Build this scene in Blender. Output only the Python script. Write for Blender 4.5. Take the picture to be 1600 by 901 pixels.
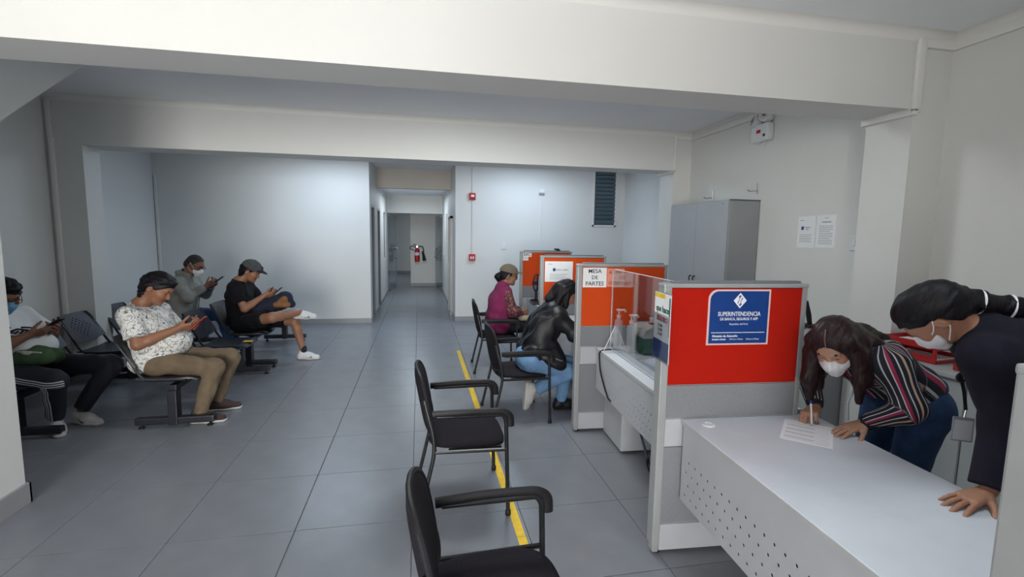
import bpy, bmesh, math, random
import numpy as np
from mathutils import Vector, Matrix
random.seed(7); rng = np.random.default_rng(7)
scene = bpy.context.scene
for o in list(bpy.data.objects): bpy.data.objects.remove(o)
COL = scene.collection

# ---------------------------------------------------------------- camera, world, daylight, exposure
CAM_H = 1.68
def setup_camera():
    pitch, yaw, roll = .109506, .192644, .015024
    cy, sy, cp, sp = math.cos(yaw), math.sin(yaw), math.cos(pitch), math.sin(pitch)
    fwd = Vector((sy*cp, cy*cp, -sp)); r = Vector((cy, -sy, 0)); u = r.cross(fwd)
    cr, sr = math.cos(roll), math.sin(roll)
    r2 = cr*r+sr*u; u2 = -sr*r+cr*u
    m = Matrix((r2, u2, -fwd)).transposed().to_4x4(); m.translation = (0, 0, CAM_H)
    cd = bpy.data.cameras.new('camera'); cd.sensor_width = 36; cd.lens = 36*747.5/1600
    cd.clip_start = .05
    c = bpy.data.objects.new('camera', cd); COL.objects.link(c); c.matrix_world = m
    scene.camera = c
setup_camera()
world = bpy.data.worlds.new('sky'); scene.world = world; world.use_nodes = True
bg = world.node_tree.nodes['Background']; bg.inputs[0].default_value = (.80, .90, 1, 1); bg.inputs[1].default_value = 1.0
def area(name, loc, target, sx, sy, power, col=(1, 1, 1), spread=None):
    l = bpy.data.lights.new(name, 'AREA'); l.shape = 'RECTANGLE'; l.size = sx; l.size_y = sy
    l.energy = power; l.color = col
    if spread: l.spread = spread
    o = bpy.data.objects.new(name, l); COL.objects.link(o); o.location = loc
    o.rotation_euler = (Vector(target)-Vector(loc)).to_track_quat('-Z', 'Y').to_euler()
    return o
# daylight through the street entrance behind the camera
area('entrance_daylight', (-1.25, -4.95, 1.3), (-.7, 2, 1.9), 2.05, 2.4, 480, (1, .975, .93))
area('ceiling_panel_or_fill_light', (.7, 4.05, 3.05), (.7, 4.05, 0), 1.2, .6, 52, (.93, 1, .99))
area('ceiling_panel_or_fill_light', (1.45, 1.0, 3.05), (1.45, 1.0, 0), 1.2, .6, 7, (.84, .95, 1), math.radians(105))  # fill light added over the front desk to brighten its top
# fluorescent ceiling panels that light the rear room and the corridor (hidden above the downstand beams)
for lx in (-1.4, 2.0): area('ceiling_panel_or_fill_light', (lx, 8.2, 3.02), (lx, 8.2, 0), 1.2, .6, 32, (.68, .86, 1.06))
area('corridor_light', (-.1, 12.6, 2.66), (-.1, 12.6, 0), .6, 1.6, 30, (.78, .90, 1))
area('far_room_light', (-1.0, 18.0, 2.9), (-1, 18, 0), 1.5, 1.5, 30, (.78, .90, 1))
vs = scene.view_settings; vs.view_transform = 'Standard'; vs.look = 'None'; vs.exposure = 0; vs.gamma = 1; vs.use_curve_mapping = False
scene.cycles.max_bounces = 8; scene.cycles.diffuse_bounces = 5; scene.cycles.transparent_max_bounces = 12

# ---------------------------------------------------------------- materials
MATS = {}
def mat(name, col, rough=.6, var=.06, vscale=6., bump=0., bscale=60., metal=0., spec=.5, trans=0., stretch=None, alpha=1., emit=0., coat=0., sheen=0., detail=3.):
    if name in MATS: return MATS[name]
    m = bpy.data.materials.new(name); m.use_nodes = True; nt = m.node_tree; N = nt.nodes; L = nt.links
    b = N['Principled BSDF']
    b.inputs['Roughness'].default_value = rough; b.inputs['Metallic'].default_value = metal
    b.inputs['Specular IOR Level'].default_value = spec; b.inputs['Transmission Weight'].default_value = trans
    b.inputs['Alpha'].default_value = alpha; b.inputs['Coat Weight'].default_value = coat; b.inputs['Sheen Weight'].default_value = sheen
    if emit:
        b.inputs['Emission Color'].default_value = (*col, 1); b.inputs['Emission Strength'].default_value = emit
    tc = N.new('ShaderNodeTexCoord'); mp = N.new('ShaderNodeMapping'); L.new(tc.outputs['Object'], mp.inputs[0])
    if stretch: mp.inputs['Scale'].default_value = stretch
    n = N.new('ShaderNodeTexNoise'); n.inputs['Scale'].default_value = vscale; n.inputs['Detail'].default_value = detail; L.new(mp.outputs[0], n.inputs[0])
    r = N.new('ShaderNodeValToRGB'); L.new(n.outputs[0], r.inputs[0])
    r.color_ramp.elements[0].position = .3; r.color_ramp.elements[1].position = .7
    r.color_ramp.elements[0].color = (*[max(0, c*(1-var)) for c in col], 1); r.color_ramp.elements[1].color = (*[min(1, c*(1+var)) for c in col], 1)
    L.new(r.outputs[0], b.inputs['Base Color'])
    if bump:
        n2 = N.new('ShaderNodeTexNoise'); n2.inputs['Scale'].default_value = bscale; n2.inputs['Detail'].default_value = 4; L.new(mp.outputs[0], n2.inputs[0])
        bp = N.new('ShaderNodeBump'); bp.inputs['Strength'].default_value = bump; bp.inputs['Distance'].default_value = .01
        L.new(n2.outputs[0], bp.inputs['Height']); L.new(bp.outputs[0], b.inputs['Normal'])
    MATS[name] = m; return m
def nodes_of(m): return m.node_tree.nodes, m.node_tree.links, m.node_tree.nodes['Principled BSDF']

wall_m = mat('painted_plaster', (.70, .70, .68), .55, .015, 1.5, .05, 90)
ceil_m = mat('ceiling_paint', (.86, .88, .91), .7, .02, 1.5, .04, 80)
trim_m = mat('trim_paint', (.76, .755, .73), .5, .015, 2)
tile_m = mat('porcelain_tile', (.205, .213, .238), .30, .07, 5, .02, 200, spec=.4)
grout_m = mat('grout', (.13, .135, .145), .9, .1, 30)
base_m = mat('grey_skirting_tile', (.30, .30, .31), .4, .05, 5)
black_m = mat('black_plastic', (.010, .010, .013), .5, .2, 20, .05, 150, spec=.35)
navyshell_m = mat('dark_seat_plastic', (.022, .023, .035), .42, .2, 15, .06, 250)
steel_black = mat('black_powder_coat', (.013, .014, .022), .4, .15, 12)
tubeblack = mat('black_tube_steel', (.015, .016, .018), .28, .15, 12)
chairfab = mat('charcoal_upholstery', (.017, .014, .019), .95, .25, 180, .35, 500, spec=.2)
greymetal = mat('light_grey_laminate', (.44, .455, .485), .42, .03, 8)
lit_worktop_m = mat('lit_worktop_laminate', (.60, .635, .69), .38, .03, 8)  # paler copy of the grey laminate, light on the desk tops put into the colour
grey_edge = mat('grey_edge_band', (.44, .45, .46), .45, .03, 8)
alu = mat('grey_aluminium_profile', (.36, .37, .375), .38, .04, 10, metal=.15)
greyfab = mat('grey_panel_fabric', (.22, .225, .245), .9, .12, 220, .2, 500)
orange_fab = mat('orange_panel_fabric', (.62, .070, .012), .95, .06, 220, .2, 500, spec=.2)
red_fab = mat('orange_red_panel_fabric', (.42, .011, .004), .95, .05, 220, .2, 500, spec=.15)
cab_m = mat('cabinet_grey_steel', (.36, .38, .41), .4, .03, 5)
cabside_m = mat('cabinet_side_grey', (.31, .32, .335), .45, .03, 5)
counter_m = mat('counter_laminate', (.40, .42, .43), .4, .03, 6)
paper_m = mat('white_paper', (.82, .83, .85), .8, .02, 8)
ink_m = mat('black_ink', (.015, .015, .02), .8, .1, 40)
greyink_m = mat('grey_ink', (.40, .41, .44), .8, .1, 40)
blue_m = mat('sign_blue', (.012, .05, .22), .3, .08, 8)
white_m = mat('white_print', (.80, .80, .84), .5, .02, 8)
whiteplastic = mat('white_plastic', (.72, .74, .76), .35, .03, 8)
redplastic = mat('red_plastic', (.42, .012, .014), .3, .1, 8, spec=.5)
alarmred = mat('fire_alarm_red', (.48, .012, .016), .35, .08, 10)
yellow_m = mat('yellow_tape', (.85, .55, .03), .6, .12, 25)
chrome_m = mat('brushed_steel', (.62, .63, .65), .25, .05, 30, metal=1.)
wood_m = mat('brown_wood', (.26, .07, .03), .5, .25, 8, .1, 40, stretch=(8, 8, .8))
doorgrey_m = mat('grey_door', (.20, .22, .26), .4, .04, 5)
dark_m = mat('dark_void', (.03, .033, .04), .8, .1, 5)
green_m = mat('green_box_plastic', (.006, .10, .062), .3, .1, 8)
pvc_m = mat('pvc_conduit', (.66, .66, .65), .5, .03, 8)

def glass_mat(name, col, alpha, rough=.03):
    m = bpy.data.materials.new(name); m.use_nodes = True; N, L, b = nodes_of(m); N.remove(b)
    out = N['Material Output']; tr = N.new('ShaderNodeBsdfTransparent'); gl = N.new('ShaderNodeBsdfGlossy'); mx = N.new('ShaderNodeMixShader')
    tr.inputs[0].default_value = (*col, 1); gl.inputs['Roughness'].default_value = rough
    fr = N.new('ShaderNodeFresnel'); fr.inputs[0].default_value = 1.45
    mth = N.new('ShaderNodeMath'); mth.operation = 'MULTIPLY_ADD'; mth.inputs[1].default_value = .35; mth.inputs[2].default_value = alpha
    L.new(fr.outputs[0], mth.inputs[0]); L.new(mth.outputs[0], mx.inputs[0]); L.new(tr.outputs[0], mx.inputs[1]); L.new(gl.outputs[0], mx.inputs[2]); L.new(mx.outputs[0], out.inputs[0])
    return m
acrylic_m = glass_mat('clear_acrylic', (.94, .95, .96), .06)
glass_m = glass_mat('door_glass', (.86, .91, .94), .04)

# ---------------------------------------------------------------- object helpers
class MB:
    """collects simple solids into one mesh"""
    def __init__(s): s.v = []; s.f = []
    def add(s, vs_, fs):
        n = len(s.v); s.v += [tuple(map(float, v)) for v in vs_]; s.f += [tuple(i+n for i in f) for f in fs]; return s
    def box(s, x0, x1, y0, y1, z0, z1, M=None):
        p = [(x, y, z) for z in (z0, z1) for y in (y0, y1) for x in (x0, x1)]
        if M: p = [tuple(M @ Vector(q)) for q in p]
        return s.add(p, [(0, 2, 3, 1), (4, 5, 7, 6), (0, 1, 5, 4), (2, 6, 7, 3), (0, 4, 6, 2), (1, 3, 7, 5)])
    def bbox(s, x0, x1, y0, y1, z0, z1, b=.004, seg=2, M=None):
        bm = bmesh.new(); bmesh.ops.create_cube(bm, size=1)
        for v in bm.verts: v.co = Vector(((x0+x1)/2+v.co.x*(x1-x0), (y0+y1)/2+v.co.y*(y1-y0), (z0+z1)/2+v.co.z*(z1-z0)))
        bmesh.ops.bevel(bm, geom=bm.edges[:], offset=b, segments=seg, affect='EDGES', profile=.6)
        return s.addbm(bm, M)
    def addbm(s, bm, M=None):
        bm.verts.index_update(); p = [tuple(M @ v.co) if M else tuple(v.co) for v in bm.verts]; s.add(p, [tuple(v.index for v in f.verts) for f in bm.faces]); bm.free(); return s
    def tube(s, pts, r, n=10, cap=True, flat=None):
        """swept tube along points; r scalar or list; flat=(a,b) gives oval section (horizontal, vertical)"""
        P = [Vector(p) for p in pts]; rs = r if hasattr(r, '__len__') else [r]*len(P)
        base = len(s.v); up = None; rings = []
        for i, p in enumerate(P):
            t = (P[min(i+1, len(P)-1)]-P[max(i-1, 0)]).normalized()
            if up is None:
                a = Vector((0, 0, 1)) if abs(t.z) < .9 else Vector((0, 1, 0)); up = (a-t*a.dot(t)).normalized()
            else: up = (up-t*up.dot(t)).normalized()
            sd = t.cross(up); fa, fb = flat if flat else (1, 1)
            rings.append([p+(sd*math.cos(k*2*math.pi/n)*fa+up*math.sin(k*2*math.pi/n)*fb)*rs[i] for k in range(n)])
        vs_ = [q for rg in rings for q in rg]; fs = []
        for i in range(len(P)-1):
            for k in range(n): a = i*n+k; b = i*n+(k+1) % n; fs.append((a, b, b+n, a+n))
        if cap: fs.append(tuple(range(n-1, -1, -1))); fs.append(tuple((len(P)-1)*n+k for k in range(n)))
        return s.add(vs_, fs)
    def cyl(s, a, b, r, n=16, r2=None): return s.tube([a, b], [r, r if r2 is None else r2], n)
    def lathe(s, prof, c=(0, 0, 0), n=20, M=None):
        vs_ = [(c[0]+r*math.cos(k*2*math.pi/n), c[1]+r*math.sin(k*2*math.pi/n), c[2]+z) for r, z in prof for k in range(n)]
        fs = [(i*n+k, i*n+(k+1) % n, (i+1)*n+(k+1) % n, (i+1)*n+k) for i in range(len(prof)-1) for k in range(n)]
        fs += [tuple(range(n-1, -1, -1)), tuple((len(prof)-1)*n+k for k in range(n))]
        if M: vs_ = [tuple(M @ Vector(q)) for q in vs_]
        return s.add(vs_, fs)
    def prism(s, poly, axis, a, b):
        """poly: list of 2d points; axis 'x','y' or 'z' extruded from a to b"""
        def pt(p, h): return {'x': (h, p[0], p[1]), 'y': (p[0], h, p[1]), 'z': (p[0], p[1], h)}[axis]
        n = len(poly); vs_ = [pt(p, a) for p in poly]+[pt(p, b) for p in poly]
        return s.add(vs_, [tuple(range(n-1, -1, -1)), tuple(range(n, 2*n))]+[(i, (i+1) % n, (i+1) % n+n, i+n) for i in range(n)])
    def mesh(s, name='mesh'):
        me = bpy.data.meshes.new(name); me.from_pydata(s.v, [], s.f)
        bm = bmesh.new(); bm.from_mesh(me); bmesh.ops.recalc_face_normals(bm, faces=bm.faces); bm.to_mesh(me); bm.free(); me.update(); return me
    def build(s, name, m, parent=None, smooth=False):
        me = s.mesh(name)
        return link(name, me, m, parent, smooth)
def link(name, me, m, parent=None, smooth=False):
    if m is not None and not me.materials: me.materials.append(m)
    if smooth:
        me.polygons.foreach_set('use_smooth', [True]*len(me.polygons))
        if smooth == 'auto':
            try: me.set_sharp_from_angle(angle=math.radians(38))
            except Exception: pass
    o = bpy.data.objects.new(name, me); COL.objects.link(o); o.parent = parent; return o
def tag(o, label, cat, group=None):
    o['label'] = label; o['category'] = cat
    if group: o['group'] = group
    return o
def thing(name, label, cat, loc=(0, 0, 0), rz=0., group=None):
    o = bpy.data.objects.new(name, None); o.empty_display_size = .1; COL.objects.link(o); o.location = loc; o.rotation_euler = (0, 0, rz)
    return tag(o, label, cat, group)
def struct(o): o['kind'] = 'structure'; return o
def copy_tree(o, parent=None):
    c = o.copy(); COL.objects.link(c); c.parent = parent
    for ch in [x for x in COL.objects if x.parent == o]: copy_tree(ch, c)
    return c
def text_mesh(txt, size, bold=0., align='CENTER', ext=.0004):
    cu = bpy.data.curves.new('lettering', 'FONT'); cu.body = txt; cu.size = size; cu.align_x = align; cu.align_y = 'CENTER'; cu.extrude = ext; cu.offset = bold; cu.resolution_u = 2
    o = bpy.data.objects.new('lettering', cu); COL.objects.link(o)
    bpy.context.view_layer.update()
    me = bpy.data.meshes.new_from_object(o.evaluated_get(bpy.context.evaluated_depsgraph_get()))
    bpy.data.objects.remove(o); bpy.data.curves.remove(cu); me.materials.clear(); return me
def face_matrix(origin, right, up):
    r = Vector(right).normalized(); u = Vector(up).normalized(); n = r.cross(u)
    M = Matrix((r, u, n)).transposed().to_4x4(); M.translation = Vector(origin); return M
def letter(txt, size, M, m, parent, bold=0., align='CENTER', sx=1.):
    me = text_mesh(txt, size, bold, align)
    me.transform(M @ Matrix.Diagonal((sx, 1, 1, 1)))
    return link('lettering', me, m, parent)
def holed_shell(nx, ny, fn, thick, holes, frac=.55):
    """grid shell mapped by fn(u,v) with real perforations in the cells listed in holes"""
    v = []; f = []
    P = lambda u, w: np.array(fn(u, w), float)
    def nrm(u, w):
        e = 1e-3; a = P(u+e, w)-P(u-e, w); b = P(u, w+e)-P(u, w-e); n = np.cross(a, b); return n/(np.linalg.norm(n)+1e-9)
    idx = {}
    def vert(u, w, side):
        k = (round(u, 6), round(w, 6), side)
        if k not in idx: idx[k] = len(v); v.append(tuple(P(u, w)+nrm(u, w)*thick*.5*side))
        return idx[k]
    for i in range(nx):
        for j in range(ny):
            u0, u1, w0, w1 = i/nx, (i+1)/nx, j/ny, (j+1)/ny
            c = [(u0, w0), (u1, w0), (u1, w1), (u0, w1)]
            if (i, j) not in holes:
                f.append(tuple(vert(*q, 1) for q in c)); f.append(tuple(vert(*q, -1) for q in reversed(c)))
            else:
                cu, cw = (u0+u1)/2, (w0+w1)/2; hu, hw = (u1-u0)/2*frac, (w1-w0)/2*frac
                ring = [(cu+hu*math.cos(a), cw+hw*math.sin(a)) for a in [math.radians(-135+45*k) for k in range(8)]]
                for s_ in (1, -1):
                    for k in range(4):
                        q = [vert(*c[k], s_), vert(*c[(k+1) % 4], s_), vert(*ring[(2*k+2) % 8], s_), vert(*ring[2*k+1], s_), vert(*ring[2*k], s_)]
                        f.append(tuple(q) if s_ > 0 else tuple(reversed(q)))
                for k in range(8):
                    f.append((vert(*ring[k], 1), vert(*ring[(k+1) % 8], 1), vert(*ring[(k+1) % 8], -1), vert(*ring[k], -1)))
    for i in range(nx):
        for w in (0, 1):
            q = (vert(i/nx, w, 1), vert((i+1)/nx, w, 1), vert((i+1)/nx, w, -1), vert(i/nx, w, -1)); f.append(q)
    for j in range(ny):
        for u in (0, 1):
            q = (vert(u, j/ny, 1), vert(u, (j+1)/ny, 1), vert(u, (j+1)/ny, -1), vert(u, j/ny, -1)); f.append(q)
    mb = MB(); mb.add(v, f); return mb
def arc(pts, r, seg=5):
    """round the corners of a polyline"""
    P = [Vector(p) for p in pts]; out = [P[0]]
    for i in range(1, len(P)-1):
        a = (P[i-1]-P[i]); b = (P[i+1]-P[i]); rr = min(r, a.length*.49, b.length*.49); a.normalize(); b.normalize()
        s0 = P[i]+a*rr; s1 = P[i]+b*rr
        for k in range(seg+1):
            t = k/seg; out.append(s0*(1-t)**2+P[i]*2*t*(1-t)+s1*t*t)
    out.append(P[-1]); return out
# ================================================================ the room
CEIL = 3.08
XR, XL = 3.6, -3.84          # side walls of the front room
YB = 9.29                    # back wall
def wbox(name, m, *a, parent=None):
    o = MB().box(*a).build(name, m, parent)
    if parent is None: struct(o)
    return o
# floor: grout bed with single tiles laid on it
floor = wbox('floor', grout_m, -4.63, 4.32, -5.1, 22, -.10, -.006)
TS = .65
tile_mesh = MB().bbox(.0018, TS-.0018, .0018, TS-.0018, -.008, 0, .0012, 1).mesh('tile')
tile_mesh.materials.append(tile_m)
for j in range(-1, 24):
    for i in range(-7, 8):
        x0, y0 = -.70+i*TS, 2.73+(j-4)*TS
        cx, cy = x0+TS/2, y0+TS/2
        if cy > 14.5 or (cy > 9.6 and not (-1.2 < cx < 1.0)): continue
        if cx < -4.45 or cx > 4.2: continue
        t = bpy.data.objects.new('tile', tile_mesh); COL.objects.link(t); t.parent = floor
        t.location = (x0-(.003 if i < 0 else 0), y0, 0)
MB().box(-4.6, 4.3, -5.1, 2.73-5*TS-.002, -.006, 0).build('tile', tile_m, floor)
MB().box(-4.0, 2.6, 14.43, 22, -.006, 0).build('tile', tile_m, floor)

wbox('wall_right', wall_m, XR, XR+.2, -2.5, 6.1, 0, CEIL)
wbox('wall_left', wall_m, XL-.2, XL, 3.2, 6.1, 0, CEIL)
wbox('wall_left_front', wall_m, XL, -2.38, -2.5, 3.3, 0, CEIL)
wbox('wall_right_rear', wall_m, 4.12, 4.32, 6.3, YB+.2, 0, CEIL)
wbox('wall_left_rear', wall_m, -4.63, -4.43, 6.2, YB+.2, 0, CEIL)
wbox('wall_back', wall_m, -4.63, -.894, YB, YB+.14, 0, CEIL)
wbox('wall_back_east', wall_m, .688, 4.32, YB, YB+.14, 0, CEIL)
wf = MB().box(-4.04, -2.3, -2.5, -2.3, 0, CEIL).box(-.15, 3.8, -2.5, -2.3, 0, CEIL).box(-2.3, -.15, -2.5, -2.3, 2.75, CEIL).box(-2.5, -2.3, -5.1, -2.5, 0, CEIL).box(-.15, .05, -5.1, -2.5, 0, CEIL).build('wall_front_and_light_baffle', wall_m); struct(wf)  # unseen; vestibule walls and narrow opening added to keep daylight off the right side
ce = MB().box(-4.63, 4.32, -5.1, 10.8, CEIL, CEIL+.12).box(-1.1, .9, 10.8, 14.4, 2.80, 2.9).box(-4.1, 2.7, 14.4, 22, CEIL, CEIL+.1).build('ceiling', ceil_m); struct(ce)
# downstand beams and their columns
struct(MB().box(-2.38, XR, 2.80, 3.15, 2.58, CEIL).build('ceiling_beam_front', wall_m))
struct(MB().box(-3.512, 3.352, 6.0, 6.37, 2.575, CEIL).build('ceiling_beam_rear', wall_m))
struct(MB().box(3.32, XR, 2.80, 3.15, 0, 2.58).build('column_front', wall_m))
struct(MB().box(3.352, 4.32, 6.0, 6.37, 0, CEIL).build('column_rear', wall_m))
struct(MB().box(-4.63, -3.512, 6.0, 6.28, 0, CEIL).build('column_west', wall_m))
# side of the stair flight above the waiting area
struct(MB().prism([(4.92, CEIL), (3.3, CEIL), (3.3, 1.90)], 'x', XL, -2.82).build('stair_soffit', wall_m))
# corridor
cw = MB().box(-1.03, -.894, YB+.14, 9.62, 0, CEIL).box(-1.03, -.894, 9.62, 10.36, 2.25, CEIL).box(-1.03, -.894, 10.36, 11.0, 0, CEIL).box(-1.03, -.894, 11.0, 11.75, 2.25, CEIL)
cw.box(-1.03, -.894, 11.75, 12.85, 0, CEIL).box(-1.03, -.894, 12.85, 13.6, 0, 1.03).box(-1.03, -.894, 12.85, 13.6, 2.25, CEIL).box(-1.03, -.894, 13.6, 14.4, 0, CEIL)
struct(cw.build('wall_corridor_west', wall_m))
cw = MB().box(.688, .83, YB+.14, 10.02, 0, CEIL).box(.688, .83, 10.02, 10.8, 2.07, CEIL).box(.688, .83, 10.8, 12.0, 0, CEIL).box(.688, .83, 12.0, 12.55, 0, 1.1).box(.688, .83, 12.0, 12.55, 2.2, CEIL)
cw.box(.688, .83, 12.55, 13.5, 0, CEIL).box(.688, .83, 13.5, 14.1, 0, 1.1).box(.688, .83, 13.5, 14.1, 2.26, CEIL).box(.688, .83, 14.1, 14.4, 0, CEIL)
struct(cw.build('wall_corridor_east', wall_m))
struct(MB().box(-.894, .688, 10.78, 10.95, 2.665, CEIL).build('wall_corridor_lintel', mat('beige_plaster', (.60, .55, .48), .6, .03, 3)))
struct(MB().box(-1.03, .83, 14.4, 14.55, 2.29, CEIL).build('wall_glazed_lintel', wall_m))
struct(MB().box(-.27, 1.6, 15.9, 16.1, 0, CEIL).build('wall_far_east', wall_m))
struct(MB().box(-4.1, 2.7, 21.4, 21.6, 0, CEIL).build('wall_far', wall_m))
struct(MB().box(-1.03, -.90, 14.4, 14.55, 0, 2.29).box(.69, .83, 14.4, 14.55, 0, 2.29).build('wall_glazed_jambs', wall_m))
struct(MB().box(1.6, 1.75, 14.5, 21.4, 0, CEIL).box(-4.1, -3.95, 14.5, 21.4, 0, CEIL).box(-4.1, -1.03, 14.4, 14.55, 0, CEIL).box(.83, 1.75, 14.4, 14.55, 0, CEIL).build('wall_far_sides', wall_m))
# corridor doors and windows
def corridor_door(name, x, y0, y1, z1, m, side):
    d = struct(MB().bbox(x-.02, x+.02, y0+.05, y1-.05, .008, z1-.05, .003, 1).build(name, m))
    fr = MB()
    for a, b in ((y0, y0+.05), (y1-.05, y1)): fr.box(x-.06, x+.075, a, b, 0, z1)
    fr.box(x-.06, x+.075, y0, y1, z1-.05, z1); fr.build('door_frame', alu, d)
    h = MB(); s_ = side*.02
    h.cyl((x+s_, y0+.14, 1.02), (x+s_*3.2, y0+.14, 1.02), .011).tube([(x+s_*3.2, y0+.14, 1.02), (x+s_*3.2, y0+.26, 1.02)], .010).cyl((x+s_, y0+.14, 1.02), (x+s_*1.3, y0+.14, 1.02), .028)
    h.build('door_handle', chrome_m, d, 'auto'); return d
corridor_door('door_1', -.97, 9.62, 10.36, 2.25, doorgrey_m, 1)
corridor_door('door_2', -.97, 11.0, 11.75, 2.25, doorgrey_m, 1)
corridor_door('door_3', .695, 10.02, 10.8, 2.07, wood_m, -1)
def side_window(name, x, y0, y1, z0, z1):
    w = MB()
    for a, b, c, d in ((y0, y0+.035, z0, z1), (y1-.035, y1, z0, z1), (y0, y1, z0, z0+.035), (y0, y1, z1-.035, z1)): w.box(x-.03, x+.03, a, b, c, d)
    o = struct(w.build(name, alu)); MB().box(x-.004, x+.004, y0+.035, y1-.035, z0+.035, z1-.035).build('pane', mat('dim_window_pane', (.10, .13, .17), .12, .05, 3), o)
side_window('window_2', -.95, 12.85, 13.6, 1.03, 2.25)
side_window('window_3', .75, 12.0, 12.55, 1.1, 2.2)
side_window('window_4', .75, 13.5, 14.1, 1.1, 2.26)
# glazed double doors at the corridor's end, standing open
def glass_leaf(name, hx, rz, side):
    o = MB().bbox(0, .74*side if side > 0 else 0, -.005, .005, .02, 2.24, .002, 1).build(name, glass_m) if side > 0 else MB().bbox(-.74, 0, -.005, .005, .02, 2.24, .002, 1).build(name, glass_m)
    struct(o); o.location = (hx, 14.47, 0); o.rotation_euler = (0, 0, rz)
    x = .66*side
    for s_ in (-1, 1):
        MB().tube(arc([(x, 0, .96), (x, s_*.055, .98), (x, s_*.055, 1.26), (x, 0, 1.28)], .03), .013, 8).build('door_handle', chrome_m, o, 'auto')
    MB().box(.715*side-.012, .715*side+.012, -.009, .009, .02, 2.24).build('edge_rail', alu, o)
    MB().bbox(min(0, .14*side), max(0, .14*side), -.018, .018, .006, .10, .004, 1).build('patch_fitting', chrome_m, o)
    MB().bbox(min(0, .14*side), max(0, .14*side), -.018, .018, 2.19, 2.27, .004, 1).build('patch_fitting', chrome_m, o)
glass_leaf('door_4', -.86, math.radians(76), 1)
glass_leaf('door_5', .66, math.radians(-78), -1)
# skirting
def skirt(name, *boxes):
    m = MB()
    for b in boxes: m.bbox(*b, .002, 1)
    return struct(m.build(name, base_m))
skirt('baseboard_back', (-4.43, -.886, YB-.012, YB, 0, .095), (.68, 4.12, YB-.012, YB, 0, .095))
skirt('baseboard_left', (XL, XL+.012, 3.3, 6.0, 0, .10), (XL, -3.50, 5.988, 6.0, 0, .10), (-3.512, -3.50, 6.0, 6.28, 0, .1), (-4.43, -4.418, 6.28, YB, 0, .095))
skirt('baseboard_left_front', (-2.38, -2.362, -2.3, 3.318, 0, .13), (-2.82, -2.362, 3.3, 3.318, 0, .13))
skirt('baseboard_corridor', (-.894, -.882, YB, 9.62, 0, .09), (-.894, -.882, 10.36, 11.0, 0, .09), (-.894, -.882, 11.75, 14.4, 0, .09), (.676, .688, YB, 10.02, 0, .09), (.676, .688, 10.8, 14.4, 0, .09))
skirt('baseboard_far', (-.27, 1.6, 15.885, 15.9, 0, .10), (-3.95, 1.6, 21.38, 21.4, 0, .10))
skirt('baseboard_right', (XR-.012, XR, -2.3, 2.8, 0, .10), (XR-.012, XR, 3.15, 6.0, 0, .10))
# cove mouldings and cable trunking under the ceiling
def trim(name, mb): return struct(mb.build(name, trim_m, None, 'auto'))
m = MB()
m.prism([(2.80, CEIL)]+[(2.80-.06*(1-math.sin(t)), CEIL-.06*(1-math.cos(t))) for t in [k*math.pi/12 for k in range(7)]], 'x', -2.38, 3.6); trim('trim_1', m)
m = MB()
m.prism([(6.0, CEIL)]+[(6.0-.06*(1-math.sin(t)), CEIL-.06*(1-math.cos(t))) for t in [k*math.pi/12 for k in range(7)]], 'x', -3.84, 3.6); trim('trim_2', m)
m = MB()
for a, b in ((-2.3, 2.8), (3.15, 6.0)):
    m.prism([(XR, CEIL)]+[(XR-.06*(1-math.sin(t)), CEIL-.06*(1-math.cos(t))) for t in [k*math.pi/12 for k in range(7)]], 'y', a, b)
    m.bbox(XR-.028, XR, a, b, 2.975, 3.035, .006, 2)
trim('trim_3', m)
m = MB().bbox(3.31, XR-.02, 2.772, 2.80, 2.975, 3.035, .006, 2).bbox(3.285, 3.345, 2.765, 2.80, 2.55, 3.035, .012, 2).bbox(3.285, 3.325, 2.765, 3.17, 2.535, 2.585, .012, 2)
trim('trim_4', m)
m = MB().bbox(3.352, XR-.02, 5.975, 6.0, 2.98, 3.035, .006, 2).bbox(3.325, 3.36, 5.97, 6.0, 2.55, 3.035, .01, 2).bbox(3.325, 3.36, 5.97, 6.40, 2.545, 2.585, .01, 2)
trim('trim_5', m)
m = MB().bbox(-3.80, -3.76, 5.965, 6.0, .10, 2.63, .006, 2).bbox(-3.81, -3.77, 5.97, 6.0, 2.63, CEIL-.06, .006, 2)
trim('trim_6', m)
m = MB().bbox(-4.415, -4.375, YB-.022, YB, .095, 2.62, .005, 2)
trim('trim_7', m)
# louvred window in the back wall
w = MB(); x0, x1, z0, z1 = 3.446, 3.941, 1.895, 3.03
for a, b, c, d in ((x0, x0+.03, z0, z1), (x1-.03, x1, z0, z1), (x0, x1, z0, z0+.03), (x0, x1, z1-.03, z1)): w.box(a, b, YB-.02, YB+.02, c, d)
win = struct(w.build('window_1', trim_m))
MB().box(x0+.03, x1-.03, YB-.003, YB+.003, z0+.03, z1-.03).build('backing', mat('recess_shade_blue', (.035, .055, .075), .25, .1, 3), win)  # dark sheet stands in for the shaded recess behind the slats
louv = mat('louvre_glass', (.105, .15, .18), .18, .1, 4)
R = Matrix.Rotation(math.radians(-52), 4, 'X')
lm = MB().bbox(-(x1-x0)/2+.035, (x1-x0)/2-.035, -.045, .045, -.003, .003, .001, 1, R).mesh('slat'); lm.materials.append(louv)
for k in range(13):
    s = bpy.data.objects.new('slat', lm); COL.objects.link(s); s.parent = win; s.location = ((x0+x1)/2, YB-.028, z0+.09+k*.0795)
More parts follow.
